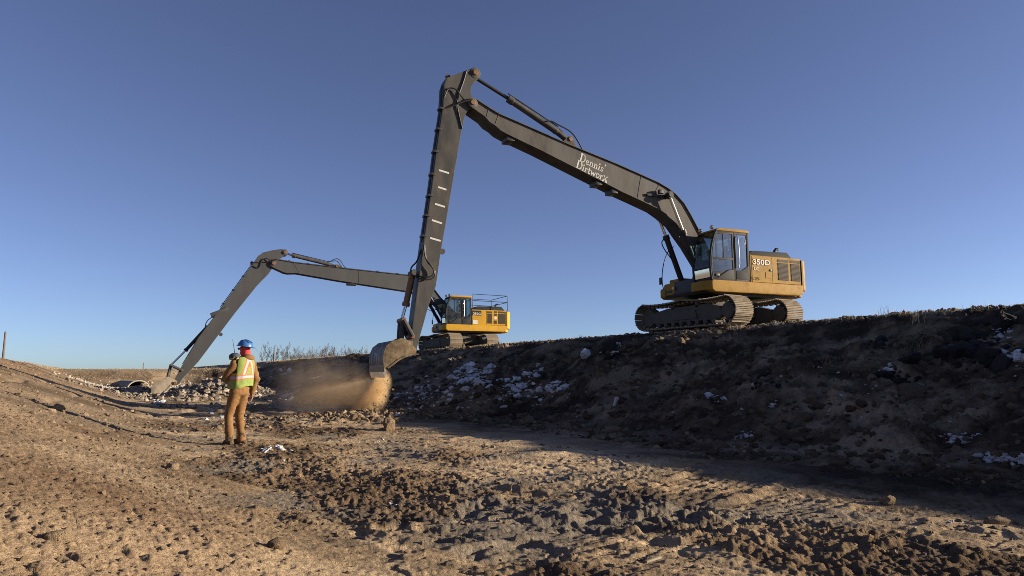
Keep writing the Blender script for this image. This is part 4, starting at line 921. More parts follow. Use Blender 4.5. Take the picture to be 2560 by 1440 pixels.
near_root, nc_ = excavator(dict(
    model='a', loc=(19.6,17.9,2.95), rz=R(172), track_rz=R(90), paint='paintA', boom_mat='boom', stick_mat='stick', rail=False,
    label='nearer long reach excavator with its bucket hanging over the ditch, faded yellow house',
    grilles=[(-1.74,-2.22,1.76,2.40),(-1.72,-2.24,2.44,2.53),(-2.36,-2.78,1.76,2.40),(-2.34,-2.80,2.44,2.53)],
    boom_top=[(9.85,7.2),(9.65,7.25),(9.21,7.04),(8.85,6.88),(7.72,6.58),(6.21,6.17),(4.34,5.72),(3.21,5.41),(2.6,5.24),(2.2,5.08),(1.85,4.88),(1.5,4.58),(1.2,4.15),(.82,3.54),(.35,2.75),(.12,2.35)],
    boom_bot=[(9.88,7.02),(9.74,6.95),(9.34,6.74),(9.16,6.57),(8.95,6.47),(8.78,6.34),(8.49,6.23),(7.35,5.87),(5.04,5.07),(4.14,4.75),(3.41,4.53),(2.68,4.3),(2.3,4.1),(1.84,3.8),(1.55,3.45),(1.2,3.05),(.8,2.5),(.48,2.05)],
    boom_seams=[(9.2,7.02,9.28,6.70),(8.85,6.86,8.97,6.50),(3.32,5.42,3.5,4.58),(2.55,5.2,2.72,4.9),(2.0,4.9,2.3,4.65)],
    clamps=[(8.85,6.88),(7.0,6.38),(5.2,5.92),(3.9,5.60),(2.2,5.08),(1.5,4.58)],
    tip=(9.77,7.12), foot=(.30,2.22), bcyl=((2.28,4.76),(1.74,3.52),(1.02,1.72)), boom_light=(2.62,4.82),
    armcyl=((9.64,8.18),(8.38,7.62),(6.55,6.72),(6.10,6.44)), arm_bracket=[(6.5,6.22),(5.75,6.02),(5.9,6.3),(6.05,6.55),(6.2,6.53)],
    arm_hoses=[[(7.0,6.98),(6.8,7.02),(6.57,6.92),(6.18,6.8),(5.95,6.65),(5.76,6.4),(5.6,6.12)],[(6.7,6.85),(6.45,6.9),(6.2,6.7),(6.0,6.35)]],
    under_boom=[(8.40,6.17,.14),(5.05,5.03,.12),(4.42,4.8,.12)],
    stick=[(9.72,8.36),(9.93,8.25),(10.62,7.86),(10.70,7.6),(10.73,6.87),(10.91,5.52),(11.06,4.2),(11.29,2.43),(11.48,.87),(11.61,-.25),(11.72,-.85),(11.68,-1.1),(11.5,-1.1),(11.46,-.85),(11.37,-.48),(11.11,.48),(10.9,1.05),(10.77,2.06),(10.61,3.02),(10.49,3.81),(10.31,4.94),(10.15,5.95),(10.05,6.48),(9.97,6.76),(9.86,6.92),(9.66,6.98),(9.6,7.12),(9.68,7.28),(9.78,7.36),(9.81,7.46),(9.8,7.67),(9.72,7.84),(9.58,7.98),(9.48,8.14),(9.53,8.3),(9.62,8.37)],
    stick_front=[(10.62,7.86),(10.70,7.6),(10.73,6.87),(10.91,5.52),(11.06,4.2),(11.29,2.43),(11.48,.87),(11.61,-.25)],
    stick_clamps=[(10.75,6.8),(10.83,6.1),(10.93,5.35),(11.01,4.6),(11.09,3.9),(11.18,3.25),(11.26,2.6)],
    stick_top_pin=(9.66,8.19), stick_lugs=[(10.55,7.98,.08),(10.66,2.18,.09)], stick_boxes=[],
    stick_hoses=[[(11.32,.31,2.3),(11.29,.34,1.89),(11.13,.36,1.71),(11.0,.36,1.53),(11.01,.36,1.37),(11.18,.36,1.29),(11.37,.34,1.29),(11.5,.2,1.38),(11.58,.1,1.46)],[(11.30,.31,2.3),(11.25,.34,1.80),(11.06,.36,1.62),(10.94,.36,1.47),(11.0,.36,1.28),(11.2,.36,1.21),(11.45,.3,1.24),(11.58,.1,1.4)],
        [(11.34,.1,2.2),(11.47,.1,1.79),(11.66,.1,1.62),(11.67,.1,1.42)],
        [(10.70,.27,6.8),(10.4,.32,6.92),(10.1,.36,7.10),(9.8,.38,7.2)],[(10.72,.28,7.15),(10.62,.3,7.45),(10.5,.32,7.52),(10.31,.33,7.47),(10.18,.34,7.28),(10.0,.37,7.10)],[(9.96,.27,8.22),(10.08,.27,7.77),(10.24,.28,7.34),(10.3,.29,7.0),(10.2,.27,6.6),(10.1,.27,6.21)]],
    dashes=[(10.85,4.75,10.52,4.69),(10.87,4.2,10.6,4.14),(10.97,3.65,10.64,3.58),(11.06,3.12,10.73,3.04),(11.11,2.55,10.77,2.48)],
    bcyl2=((11.58,1.44),(11.78,.42),(11.90,-.03)), idler=(11.62,-.52), ear=(11.93,-.66),
    bucket_w=.98, inward=1, shell=[(11.80,-.70),(12.13,-.64),(12.38,-.69),(12.56,-.83),(12.65,-1.05),(12.66,-1.30),(12.60,-1.52)], opening=[(12.50,-1.50),(12.36,-1.40),(12.18,-1.26),(12.0,-1.17),(11.75,-1.08)],
    ear_poly=[(11.5,-.9),(11.66,-1.12),(12.0,-1.0),(12.2,-.7),(12.0,-.58),(11.84,-.60)], bpin=(11.62,-.98), tooth_dir=(-.10,-1), teeth=17, tooth_len=.34))
side_text('350D', -.56, 2.27, .80, .205, 1.486, 'hood', near_root, 'lettering', .03, .012)
side_text('350D', -.56, 2.27, .80, .205, 1.490, 'white', near_root, 'lettering', .02)
side_text('LC', -.60, 2.06, .24, .13, 1.489, 'white', near_root, 'lettering', .01)
side_text('E-25', -.47, 1.70, .36, .11, 1.489, 'hood', near_root, 'lettering', .01)
side_text('J', -.20, 2.98, .12, .16, 1.472, 'white', near_root, 'window_sticker', .03)
ax = Vector((-1.13, -.335)).normalized(); mb = MB()
serif_word("Dennis'", (5.86,5.66), ax, .31, .306, mb); serif_word("DirtworX", (6.00,5.40), ax, .31, .306, mb)
mb.build('lettering', MT['white'], near_root)

far_root, fc_ = excavator(dict(
    model='b', loc=(20.3,40.8,2.85), rz=R(173), track_rz=R(90), paint='paintB', boom_mat='boomB', stick_mat='boomB', rail=True,
    label='farther long reach excavator digging, bright yellow house with a rail on its roof',
    grilles=[(-1.55,-1.85,1.74,2.40),(-1.5,-1.86,2.44,2.54),(-2.0,-2.2,1.74,1.95),(-2.0,-2.2,2.26,2.40),(-2.0,-2.2,2.46,2.56),(-2.32,-2.80,1.74,2.40),(-2.3,-2.80,2.44,2.56)],
    boom_top=[(11.95,5.08),(11.75,5.27),(11.51,5.25),(10.66,5.15),(7.2,4.95),(3.34,4.77),(2.75,4.62),(2.2,4.32),(1.73,3.92),(1.31,3.42),(.7,2.85),(.12,2.35)],
    boom_bot=[(11.98,4.92),(11.84,4.80),(11.19,4.53),(10.96,4.49),(10.47,4.53),(7.89,4.21),(3.45,3.76),(2.5,3.5),(1.94,3.22),(1.2,2.62),(.48,2.05)],
    boom_seams=[(10.66,5.12,10.3,4.55),(6.7,4.92,6.7,4.12),(3.4,4.76,3.35,3.82),(3.2,4.72,3.15,3.78)],
    clamps=[(10.9,5.18),(9.8,5.1),(7.8,4.98),(5.5,4.88),(4.2,4.81),(2.2,4.32)],
    tip=(11.82,5.02), foot=(.30,2.22), bcyl=((2.6,4.15),(1.85,3.1),(1.02,1.72)), boom_light=(2.9,4.2),
    armcyl=((11.18,5.76),(10.73,5.64),(8.5,5.22),(8.05,5.10)), arm_bracket=[(8.4,4.98),(7.5,4.93),(7.75,5.08),(8.0,5.22),(8.15,5.2)],
    arm_hoses=[[(8.5,5.36),(8.2,5.56),(8.0,5.6),(7.8,5.45),(7.6,5.1),(7.4,5.0)],[(8.6,5.4),(8.25,5.46),(8.0,5.5),(7.85,5.3),(7.65,5.05)]],
    under_boom=[(7.1,4.10,.30)],
    stick=[(12.65,5.43),(12.43,5.64),(11.9,5.82),(11.4,5.93),(11.15,5.88),(11.06,5.72),(11.2,5.56),(11.4,5.40),(11.6,5.2),(11.68,5.0),(11.8,4.84),(12.02,4.44),(12.66,3.66),(13.75,2.05),(14.58,.75),(15.59,-.85),(16.33,-1.77),(16.55,-2.15),(16.75,-2.17),(16.8,-1.95),(16.54,-1.35),(15.66,.48),(14.53,2.28),(13.47,4.04),(12.94,4.91)],
    stick_front=[(12.65,5.43),(12.94,4.91),(13.47,4.04),(14.53,2.28),(15.66,.48),(16.4,-1.0)],
    stick_clamps=[(12.95,4.9),(13.4,4.15),(13.9,3.32),(14.4,2.5),(14.9,1.7)],
    stick_top_pin=(11.18,5.74), stick_lugs=[(13.0,5.0,.10),(14.50,.72,.11)], stick_boxes=[(14.62,2.02,.50,.10,R(24))],
    stick_hoses=[[(13.0,.28,5.0),(12.57,.3,5.02),(12.08,.34,5.08),(11.72,.37,5.2)],[(12.94,.28,4.8),(12.66,.28,4.63),(12.52,.29,4.88),(12.46,.3,5.12),(12.29,.32,5.31),(12.08,.34,5.25),(11.89,.36,5.09)],[(15.0,.1,1.7),(15.25,.15,1.5),(15.35,.15,1.2),(15.3,.1,1.05)]],
    dashes=[],
    bcyl2=((15.24,1.12),(16.3,-.25),(16.98,-1.06)), idler=(16.40,-1.35), ear=(17.12,-1.80),
    bucket_w=.75, inward=1, shell=[(16.95,-1.90),(17.2,-1.84),(17.53,-1.90),(17.75,-2.1),(17.85,-2.43),(17.80,-2.8),(17.66,-3.08)], opening=[(17.5,-2.95),(17.15,-2.55),(16.85,-2.15)],
    ear_poly=[(16.6,-1.95),(16.75,-2.2),(17.1,-2.2),(17.4,-1.9),(17.15,-1.70),(16.9,-1.75)], bpin=(16.70,-2.05), tooth_dir=(-.45,-1), teeth=9, tooth_len=.26))
side_text('350G', -.53, 2.28, .52, .15, 1.488, 'white', far_root, 'lettering', .02)

# ------------------------------------------------------------------ people
MT['canvas'] = mat('brown_duck_canvas', (.19,.098,.036), .95, dirt=(.22,.15,.09), amount=.35, scale=5, bump=.35, bscale=14)
MT['hivis'] = mat('lime_safety_mesh', (.21,.26,.065), .9, scale=20, var=.12, bump=.2, bscale=200)
MT['tape_orange'] = mat('orange_tape', (.46,.13,.035), .8, var=.08)
MT['tape_silver'] = mat('silver_tape', (.30,.30,.32), .6, var=.08)
MT['scarf'] = mat('red_face_cover', (.50,.055,.05), .85, scale=9, var=.2, bump=.4, bscale=20)
MT['hat'] = mat('blue_hard_hat', (.04,.13,.33), .4, var=.06)
MT['skin'] = mat('skin', (.46,.25,.17), .55, var=.08)
MT['boot'] = mat('muddy_boot', (.05,.035,.025), .8, dirt=(.18,.125,.08), amount=.7, scale=12, bump=.4)
MT['print'] = mat('dark_print', (.12,.20,.06), .8)
def fleshed(mb, vox, smooth=4, wr=0., wf=9.):
    me = mb.mesh('w'); me = evaluated(me, [('REMESH', dict(mode='VOXEL', voxel_size=vox)), ('SMOOTH', dict(factor=.5, iterations=smooth))])
    if wr:
        co = np.empty(len(me.vertices)*3); me.vertices.foreach_get('co', co); co = co.reshape(-1, 3)
        no = np.empty(len(me.vertices)*3); me.vertices.foreach_get('normal', no); no = no.reshape(-1, 3)
        w_ = fbm(co[:, 0]*wf+co[:, 1]*wf*.7, co[:, 2]*wf*1.9+co[:, 1]*3, 3, 300)
        co += no*(wr*np.abs(w_)*1.6-wr*.5)[:, None]; me.vertices.foreach_set('co', co.ravel())
    me.polygons.foreach_set('use_smooth', [True]*len(me.polygons)); me.update(); return me
def hand(mb, wrist, d, palm_n, curl=.5, s=1.0):
    """palm and five bent fingers: d points along the hand, palm_n out of the palm"""
    d = Vector(d).normalized(); pn = Vector(palm_n); pn = (pn-d*pn.dot(d)).normalized(); sd = d.cross(pn)
    w_ = Vector(wrist)
    for k in range(4):
        mb.capsule(w_+sd*(.02-.0135*k)*s*.6, w_+d*.085*s+sd*(.03-.02*k)*s, .014*s, .012*s, 8)
    for k, L in enumerate((.072, .082, .076, .06)):
        p = w_+d*.088*s+sd*(.03-.02*k)*s; a = curl
        for seg in (.45, .32, .25):
            q = p+(d*math.cos(a)+pn*math.sin(a))*L*seg*s; mb.capsule(p, q, .0085*s, .0078*s, 8); p = q; a += curl*.9
    p = w_+d*.03*s+sd*.026*s; q = p+(d*.6+sd*.7+pn*.5).normalized()*.042*s; mb.capsule(p, q, .011*s, .0095*s, 8); mb.capsule(q, q+(d*.9+pn*.6).normalized()*.03*s, .009*s, .008*s, 8)

def worker(loc, rz):
    root = empty('person', loc, rz)
    root.scale = (.97,)*3
    tag(root, 'person in brown coveralls, lime safety vest and blue hard hat, seen from behind', 'person')
    m = MB()
    Hp = Vector((.03,0,.94)); hipL = Vector((-.07,0,.92)); hipR = Vector((.12,0,.92))
    kL = Vector((-.11,.10,.50)); aL = Vector((-.18,-.02,.10)); kR = Vector((.10,.05,.50)); aR = Vector((.07,-.05,.10))
    for h, k, a in ((hipL, kL, aL), (hipR, kR, aR)):
        m.capsule(h, k, .108, .080); m.capsule(k, a, .080, .066); m.capsule(a+Vector((0,0,.06)), a-Vector((0,0,.01)), .070, .078)
    m.ball((.03,0,.96), .185, .145, .15); m.ball((.05,.005,1.16), .195, .15, .22); m.ball((.06,.0,1.36), .215, .155, .17)
    m.ball((.03,0,.90), .185, .15, .08)
    m.capsule((-.12,0,1.41), (.27,0,1.44), .082, .085); m.capsule((.10,.01,1.45), (.145,.04,1.62), .075, .062)
    shR = Vector((.275,-.01,1.44)); elR = Vector((.345,-.07,1.15)); wrR = Vector((.345,.01,.90))
    m.capsule(shR, elR, .082, .068); m.capsule(elR, wrR, .066, .052); m.capsule(wrR+Vector((0,-.01,.05)), wrR, .056, .056)
    shL = Vector((-.14,.0,1.40)); elL = Vector((-.20,.13,1.15)); wrL = Vector((.0,.33,1.14))
    m.capsule(shL, elL, .082, .068); m.capsule(elL, wrL, .066, .052)
    m.ball((.115,-.09,1.53), .125, .08, .075)                    # folded hood behind the neck
    body = link_mesh('body', fleshed(m, .012, 3, .018, 6.), root, [MT['canvas']])
    hm = MB(); hand(hm, wrR-Vector((0,0,.01)), (.0,.12,-1), (-1,.1,0), .35, 1.0)
    link_mesh('hand', fleshed(hm, .006, 2), root, [MT['skin']])
    hm = MB(); hand(hm, wrL+Vector((.01,.02,0)), (.35,1,.0), (.6,-.4,0), .75, 1.0)
    link_mesh('hand', fleshed(hm, .006, 2), root, [MT['skin']])
    # head under a red face cover, glasses, hard hat
    hd = MB(); c = Vector((.155,.045,1.70))
    hd.ball(c, .082, .105, .118); hd.capsule(c+Vector((0,-.03,-.05)), c+Vector((-.015,-.035,-.20)), .080, .088); hd.ball(c+Vector((0,.085,-.02)), .02, .03, .03)
    hd.ball(c+Vector((.0,-.03,-.18)), .10, .10, .06); hd.ball(c+Vector((0,.06,-.07)), .05, .05, .05)
    link_mesh('face_cover', fleshed(hd, .010, 3, .008, 14), root, [MT['scarf']])
    fc = MB(); fc.ball(c+Vector((0,.088,.012)), .055, .022, .026)
    fo = fc.build('face', MT['skin'], root)
    g = MB().tube([c+Vector((-.088,-.02,.022)), c+Vector((-.086,.06,.02)), c+Vector((-.06,.112,.016)), c+Vector((0,.125,.016)), c+Vector((.06,.112,.016)), c+Vector((.086,.06,.02)), c+Vector((.088,-.02,.022))], .006, 6)
    g.ball(c+Vector((-.036,.116,.008)), .030, .012, .022); g.ball(c+Vector((.036,.116,.008)), .030, .012, .022)
    g.build('safety_glasses', MT['hood'], root)
    hat = MB(); prof = []
    for i in range(9): t = math.pi/2*i/8; prof.append((.118*math.sin(t), .132*math.cos(t)+.002))
    hat._lathe([(-.012,.150),(-.004,.152),(.0,.134)]+prof, Vector((0,0,0)), Vector((0,0,1)), 32)
    for k in (-1, 0, 1): hat.tube([(.045*k,.10,.075),(.045*k,.05,.118-.01*abs(k)),(.045*k,-.05,.118-.01*abs(k)),(.045*k,-.11,.07)], .008, 6, smooth=1)
    hat.ball((0,-.165,-.012), .085, .055, .008)
    ho = hat.xf(Matrix.Translation(c+Vector((0,.0,.055))) @ Matrix.Rotation(R(6),4,'X') @ Matrix.Rotation(R(4),4,'Y') @ Matrix.Scale(1.06,4,Vector((0,1,0)))).build('hard_hat', MT['hat'], root)
    # vest: shell round the torso
    NA, NZ = 128, 72; V = []; F = []; MI = []
    def sec(z):
        t = (z-1.0)/.55; cx = .035+.035*t; a = .232-.008*t; b = .182-.012*t
        if z > 1.42: q = min(1, (z-1.42)/.13); a *= 1-.30*q*q; b *= 1-.35*q*q
        return cx, a, b
    for i in range(NZ+1):
        z = 1.0+.55*i/NZ; cx, a, b = sec(z)
        for k in range(NA):
            t = 2*math.pi*k/NA; st, ct = math.sin(t), math.cos(t)
            fl = 1+.03*vn(np.array([t*3.]), np.array([z*9]), 5)[0]*(1 if z < 1.3 else .4)
            zz = z-(.03*math.sin(t*2+1)*(1-i/NZ)**2)
            V.append((cx+a*fl*math.copysign(abs(ct)**.8, ct), b*fl*math.copysign(abs(st)**.8, st), zz))
    for i in range(NZ):
        for k in range(NA):
            t = 2*math.pi*(k+.5)/NA; z = 1.0+.55*(i+.5)/NZ; x = math.cos(t); back = math.sin(t) < 0
            if not back and abs(x) < .10: continue                       # open front
            if abs(x) > .90 and z > 1.26: continue                       # arm holes
            mi = 0
            bx = x*.23
            if abs(z-1.185) < .046: mi = 2 if abs(z-1.185) < .022 else 1
            if back:
                if z > 1.22:
                    for s_ in (-1, 1):
                        dx = abs(bx-s_*(.095-.28*(z-1.22))-.0)
                        if dx < .048: mi = max(mi, 2 if dx < .022 else 1)
                if 1.06 < z < 1.145 and abs(bx+.01) < .09 and int((z-1.06)/.012) % 2 == 0 and (math.sin(bx*240+z*90) > -.6): mi = 3
            elif abs(abs(x)-.5) < .16 and z > 1.2: mi = 2 if abs(abs(x)-.5) < .09 else 1
            F.append((i*NA+k, i*NA+(k+1) % NA, (i+1)*NA+(k+1) % NA, (i+1)*NA+k)); MI.append(mi)
    me = bpy.data.meshes.new('safety_vest'); me.from_pydata(V, [], F); me.polygons.foreach_set('material_index', MI); me.polygons.foreach_set('use_smooth', [True]*len(F))
    vo = link_mesh('safety_vest', me, root, [MT['hivis'], MT['tape_orange'], MT['tape_silver'], MT['print']])
    sm = vo.modifiers.new('thick', 'SOLIDIFY'); sm.thickness = .006
    for a, yaw in ((aL, .25), (aR, -.25)):
        b = MB().capsule((0,-.03,.06), (0,.0,.16), .058, .062); b.capsule((0,-.045,.04), (0,.13,.035), .045, .042); b.box(-.045,.045,-.095,.17,0,.03)
        bm_ = fleshed(b, .012, 2, .006); o = link_mesh('boot', bm_, root, [MT['boot']]); o.location = (a.x, a.y, 0); o.rotation_euler = (0, 0, -yaw)
    return root
wl = on_ground(593, 1112); WZ = terrain(np.array([2.25,2.4,2.3]), np.array([13.6,13.5,13.8]), False).min()
WP = on_ground(590, 1110); WP.z += .01; WR = R(36)
worker(WP, WR)
MT['pole_paint'] = mat('fibreglass_pole', (.20,.16,.09), .6)
# surveying rover on its pole, held in front of the person
gr = empty('survey_rover', WP+RIGHT*-.15+FWD_H*.42); gr.location.z = ground_z(gr.location.x, gr.location.y); gr.rotation_euler = (0, R(-4.5), -YAW)
tag(gr, 'satellite survey receiver with whip antenna on a pole beside the person', 'survey receiver')
dz = WP.z-gr.location.z-.13
MB().lathe([(0,.004),(.06,.014),(1.46+dz,.014)], (0,0,0), (0,0,1), 12).build('pole', MT['pole_paint'], gr)
MB().lathe([(1.44+dz,.020),(1.47+dz,.040),(1.60+dz,.040),(1.62+dz,.03)], (0,0,0), (0,0,1), 16).build('battery_collar', MT['canvas'], gr)
MB().lathe([(1.61+dz,.05),(1.625+dz,.092),(1.655+dz,.100),(1.69+dz,.092),(1.72+dz,.05),(1.725+dz,.01)], (0,0,0), (0,0,1), 24).build('receiver', MT['seat'], gr)
MB().lathe([(1.60+dz,.085),(1.615+dz,.096),(1.63+dz,.098)], (0,0,0), (0,0,1), 24).build('receiver_base', mat('receiver_tan', (.34,.27,.15), .6), gr)
MB().tube([(-.0,.02,1.71+dz),(-.012,.02,1.80+dz),(-.035,.02,1.98+dz)], [.009,.006,.003], 8).build('antenna', MT['rubber'], gr)

def operator(M, label):
    root = empty('person', (0,0,0)); root.matrix_world = M; tag(root, label, 'person', 'excavator operators')
    m = MB()
    m.ball((0,0,.12), .17, .15, .13); m.ball((0,.0,.33), .185, .13, .2); m.ball((0,.0,.47), .2, .12, .12); m.capsule((0,.02,.52), (0,.04,.66), .06, .055)
    for s in (-1, 1):
        m.capsule((s*.10,.02,.09), (s*.14,.46,.12), .095, .075); m.capsule((s*.14,.46,.12), (s*.14,.50,-.28), .07, .055)
        m.capsule((s*.22,0,.50), (s*.27,.10,.24), .065, .055); m.capsule((s*.27,.10,.24), (s*.24,.33,.26), .055, .042)
    link_mesh('body', fleshed(m, .018, 2, .01), root, [MT['seat']])
    v = MB(); v.ball((0,.0,.34), .205, .155, .22); v.ball((0,.0,.46), .215, .14, .12); link_mesh('safety_vest', fleshed(v, .018, 2, .01), root, [MT['hivis']])
    h = MB(); h.ball((0,.06,.74), .078, .095, .115); h.ball((0,.15,.72), .016, .022, .02); h.ball((.078,.05,.73), .012, .02, .028); h.ball((-.078,.05,.73), .012, .02, .028); h.capsule((0,.03,.6), (0,.045,.68), .055, .055)
    link_mesh('head', fleshed(h, .010, 2), root, [MT['skin']])
    MB().ball((0,.045,.80), .092, .112, .085).build('cap', MT['hood'], root)
    for s in (-1, 1):
        hm = MB(); hand(hm, (s*.24,.34,.26), (0,1,-.2), (0,-.3,-1), .8); link_mesh('hand', fleshed(hm, .006, 1), root, [MT['skin']])
        b = MB().capsule((s*.14,.49,-.27), (s*.14,.62,-.29), .05, .042); b.capsule((s*.14,.49,-.2), (s*.14,.49,-.27), .055, .055); link_mesh('boot', fleshed(b, .015, 1), root, [MT['boot']])
    return root
for rt, lb in ((near_root, 'operator in a lime vest seated inside the nearer excavator cab'), (far_root, 'operator in a lime vest seated inside the farther excavator cab')):
    Mr = Matrix.Translation(rt.location) @ Matrix.Rotation(rt.rotation_euler.z, 4, 'Z') @ Matrix.Translation((.14, 1.0, 2.10)) @ Matrix.Rotation(R(-90), 4, 'Z')
    operator(Mr, lb)

# ------------------------------------------------------------------ culvert, riprap
MT['galv'] = mat('galvanised_culvert', (.36,.33,.28), .6, .5, dirt=(.30,.23,.15), amount=.6, scale=3)
cv = empty('culvert', (2.9, 66.0, -.25)); tag(cv, 'corrugated culvert pipe mouth in the far end of the ditch', 'culvert')
prof = []; m = MB(); NR = 30; n = 40; rad = .72
vs = []
for i in range(NR*4+1):
    yy = -.2+i*.05; r_ = rad+.035*math.sin(i*math.pi/2)
    for k in range(n): a = 2*math.pi*k/n; vs.append((r_*math.cos(a)*1.15, yy, .25+r_*math.sin(a)))
fs = [(i*n+k, i*n+(k+1) % n, (i+1)*n+(k+1) % n, (i+1)*n+k) for i in range(NR*4) for k in range(n)]
m.add(vs, fs); po = m.build('pipe', MT['galv'], cv); sd_ = po.modifiers.new('wall', 'SOLIDIFY'); sd_.thickness = .05
rim = MB().tube([(1.15*.74*math.cos(2*math.pi*k/32), -.2, .25+.74*math.sin(2*math.pi*k/32)) for k in range(33)], .06, 8).build('rim', MT['galv'], cv)
cv.rotation_euler = (0, 0, R(12))
def stones(cx, cy, sx, sy, n, lo, hi):
    x = cx+RNG.normal(size=n)*sx; y = cy+RNG.normal(size=n)*sy; s = lo+(hi-lo)*RNG.uniform(0, 1, n)**1.6; return x, y, terrain(x, y, False)+s*.3, s
H = [stones(.2, 64.5, .9, 1.8, 520, .04, .11), stones(5.2, 65.5, 1.0, 1.8, 420, .05, .13), stones(2.5, 60, 1.8, 1.8, 260, .05, .14)]
x, y, z, s = [np.concatenate(q) for q in zip(*H)]
scatter('riprap_stones', 'stone', np.stack([x, y, z], -1), s, 'pale riprap stones packed around the culvert mouth', 'stones')

# ------------------------------------------------------------------ poles and bare trees on the far plain
MT['pole'] = mat('weathered_pole', (.13,.105,.085), .9, scale=6, streak=.2)
def pole(px, depth, top_py, r, label):
    d = sight(px, 935); p = d*(depth/ d.dot(FWD_H)); x, y = p.x, p.y; zb = ground_z(x, y)
    d2 = sight(px, top_py); zt = CAM_Z+d2.z*(depth/d2.dot(FWD_H))
    o = MB().lathe([(-.5,r*1.15),(zt-zb,r*.8)], (0,0,0), (0,0,1), 12)
    o.cyl((0,0,(zt-zb)*.96), (0,.0,zt-zb+.25), .03, 6)
    o = o.build('utility_pole', MT['pole'], None); o.location = (x, y, zb); tag(o, label, 'pole', 'poles on the far plain')
pole(4, 120, 830, .19, 'tall bare pole at the left edge above the left slope')
pole(357, 260, 908, .17, 'tiny distant pole above the culvert')
pole(683, 170, 868, .17, 'dark pole standing among the bare trees')
MT['bark'] = mat('bare_bark', (.11,.088,.07), .9, scale=3, var=.3)
MT['twig'] = mat('bare_twigs', (.11,.082,.065), .9, scale=3, var=.3)
def tree_meshes(seed, h):
    rs = random.Random(seed); tr = MB(); tw = MB()
    def limb(p, d, L, r, lev):
        q = p; pts = [p]; rr = [r]; dd = d
        for i in range(3):
            dd = (dd+Vector((rs.gauss(0,.13), rs.gauss(0,.13), .10))).normalized(); q = q+dd*L/3; pts.append(q); rr.append(r*(1-.27*(i+1)))
        (tr if lev < 2 else tw).tube(pts, rr, 5 if lev < 2 else 3, cap=False)
        if lev < 4:
            for k in range((9, 4, 4, 3)[lev]):
                t = rs.uniform(.3 if lev == 0 else .2, 1); i = min(2, int(t*3)); b = pts[i].lerp(pts[i+1], t*3-i)
                a = rs.uniform(0, 6.283); o_ = Vector((math.cos(a), math.sin(a), 0)); nd = (dd*.75+o_*.62+Vector((0,0,.25))).normalized()
                limb(b, nd, L*rs.uniform(.35, .58), max(r*.42, .016), lev+1)
    limb(Vector((0,0,-.3)), Vector((0,0,1)), h*.78, h*.018, 0)
    a = tr.mesh('trunk'); a.materials.append(MT['bark']); b = tw.mesh('crown'); b.materials.append(MT['twig']); return a, b
TM = [tree_meshes(40+k, h) for k, h in enumerate((4.6, 4.1, 5.0, 3.7))]
rs = random.Random(5)
spots = [(655, 205, 1.0), (665, 190, 1.15), (676, 200, 1.1), (690, 195, 1.2), (702, 188, 1.25), (712, 200, 1.2), (722, 196, .95), (622, 330, 1.0)]
spots += [(726+i*3.6+rs.uniform(-1.5, 1.5), rs.uniform(190, 240), rs.uniform(.9, 1.2)) for i in range(55)]
for i, (px, dep, sc) in enumerate(spots):
    d = sight(px, 935); p = d*(dep/d.dot(FWD_H)); t = empty('bare_tree', (p.x, p.y, ground_z(p.x, p.y)), rs.uniform(0, 6.28)); t.scale = (sc, sc, sc)
    if i < 7: tag(t, 'larger leafless tree in the clump by the dark pole', 'tree', 'bare trees in the far clump')
    elif i == 7: tag(t, 'lone faint leafless tree just right of the hard hat', 'tree')
    else: tag(t, 'thin leafless tree in the far shelterbelt row', 'tree', 'bare trees in the far shelterbelt')
    a, b = TM[rs.randrange(4)]
    link_mesh('trunk', a, t); link_mesh('crown', b, t)
sp = empty('spruce_tree', (0,0,0)); d = sight(716, 935); p = d*(186/d.dot(FWD_H)); sp.location = (p.x, p.y, ground_z(p.x, p.y)); tag(sp, 'small dark evergreen among the leafless trees', 'tree')
MT['needle'] = mat('spruce_needles', (.03,.04,.022), .9)
MB().lathe([(0,.12),(3.6,.03)], (0,0,0), (0,0,1), 8).build('trunk', MT['bark'], sp)
m = MB()
for k in range(420):
    z = .5+4.0*rs.random(); r_ = (4.6-z)*.22*rs.uniform(.5, 1.05); a = rs.uniform(0, 6.28); c = Vector((r_*math.cos(a), r_*math.sin(a), z)); e = Vector((math.cos(a), math.sin(a), -.3))*.28; s_ = Vector((-math.sin(a), math.cos(a), 0))*.10
    m.add([c-s_, c+s_, c+e], [(0,1,2)])
m.build('crown', MT['needle'], sp)

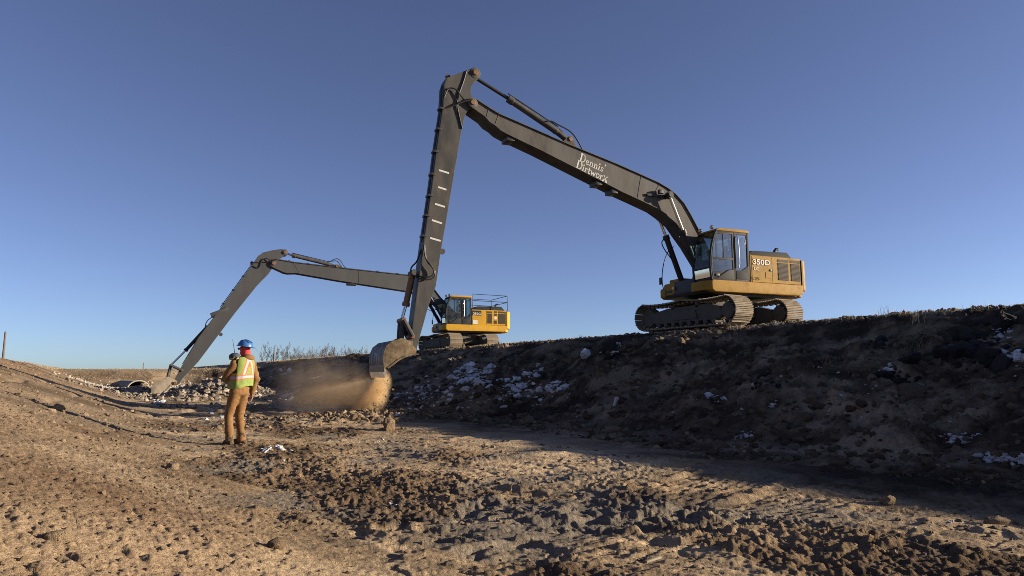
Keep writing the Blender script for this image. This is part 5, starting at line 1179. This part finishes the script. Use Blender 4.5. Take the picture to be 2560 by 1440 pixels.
# ------------------------------------------------------------------ falling earth and dust
BKT = Matrix.Translation(near_root.location) @ Matrix.Rotation(near_root.rotation_euler.z, 4, 'Z')
lip = [BKT @ Vector((12.45, yy, -1.75)) for yy in (-.95, .95)]
def dust_mat(name, dens, nscale, lo, hi, col, power=1.0):
    m = bpy.data.materials.new(name); m.use_nodes = True; nt = m.node_tree; nt.nodes.clear()
    out = N(nt, 'ShaderNodeOutputMaterial'); pv = N(nt, 'ShaderNodeVolumePrincipled'); tc = N(nt, 'ShaderNodeTexCoord')
    pv.inputs['Color'].default_value = (*col, 1); pv.inputs['Anisotropy'].default_value = .2
    ln = N(nt, 'ShaderNodeVectorMath', operation='LENGTH'); nt.links.new(tc.outputs['Object'], ln.inputs[0])
    fo = N(nt, 'ShaderNodeMapRange'); fo.interpolation_type = 'SMOOTHSTEP'; nt.links.new(ln.outputs['Value'], fo.inputs[0])
    fo.inputs[1].default_value = 1.0; fo.inputs[2].default_value = .15; fo.inputs[3].default_value = 0; fo.inputs[4].default_value = 1
    ns = N(nt, 'ShaderNodeTexNoise'); ns.inputs['Scale'].default_value = nscale; ns.inputs['Detail'].default_value = 5; ns.inputs['Distortion'].default_value = 1.2
    nt.links.new(tc.outputs['Object'], ns.inputs['Vector'])
    mr = N(nt, 'ShaderNodeMapRange'); nt.links.new(ns.outputs[0], mr.inputs[0]); mr.inputs[1].default_value = lo; mr.inputs[2].default_value = hi
    m1 = N(nt, 'ShaderNodeMath', operation='MULTIPLY'); nt.links.new(fo.outputs[0], m1.inputs[0]); nt.links.new(mr.outputs[0], m1.inputs[1])
    m2 = N(nt, 'ShaderNodeMath', operation='MULTIPLY'); nt.links.new(m1.outputs[0], m2.inputs[0]); m2.inputs[1].default_value = dens
    nt.links.new(m2.outputs[0], pv.inputs['Density']); nt.links.new(pv.outputs[0], out.inputs['Volume']); return m
MT['dust'] = dust_mat('drifting_dust', 1.9, 2.2, .42, .68, (.88,.68,.42))
MT['dust2'] = dust_mat('falling_dust', 8.0, 3.2, .38, .66, (.90,.69,.42))
MT['dust3'] = dust_mat('thin_dust', .75, 1.3, .34, .66, (.86,.69,.48))
def puff(name, c, r, m, label, rz=0., ry=0., cat='dust'):
    mb_ = MB(); mb_.ball((0,0,0), 1, 1, 1, 20, 12); o = mb_.build(name, MT[m]); o.location = c; o.scale = r; o.rotation_euler = (0, ry, rz)
    tag(o, label, cat, kind='stuff'); return o
lc = (lip[0]+lip[1])*.5; wind = Vector((-.78, .62, 0))
for k, (d_, z_, r_) in enumerate(((.0, 1.05, (.24,1.0,.50)), (.12, .72, (.30,1.0,.55)), (.30, .42, (.42,1.0,.55)), (.50, .18, (.55,1.0,.42)))):
    p = lc+wind*d_; puff('falling_dust', (p.x, p.y, z_), r_, 'dust2', 'dense curtain of earth and dust falling below the near bucket', R(-8))
for k, (d_, z_, r_) in enumerate(((.60, .60, (.65,.9,.80)), (1.05, .80, (.80,1.0,.95)), (1.6, .62, (.8,1.0,.75)), (2.1, .95, (.75,1.0,.80)), (2.6, .6, (.7,.9,.6)))):
    p = lc+wind*d_; puff('dust_cloud', (p.x, p.y, z_), r_, 'dust', 'tan dust drifting left from the falling earth', R(50))
puff('thin_dust', (lc.x-1.4, lc.y+1.8, 1.05), (1.7, 2.0, 1.15), 'dust3', 'thin veil of dust hanging in front of the bank', R(25))
P = []; S = []
for _ in range(900):
    t = random.random()**.8; yy = random.uniform(-.95, .95); p = BKT @ Vector((12.45+random.gauss(0, .05+.12*t), yy, -1.78)); z = p.z*(1-t)+.05*t
    P.append((p.x-.25*t*random.random(), p.y+random.gauss(0, .05+.1*t), z)); S.append(random.uniform(.004, .012) if random.random() < .95 else random.uniform(.018, .04))
scatter('falling_earth', 'clod_dry', P, S, 'crumbs of earth falling out of the near bucket', 'earth')
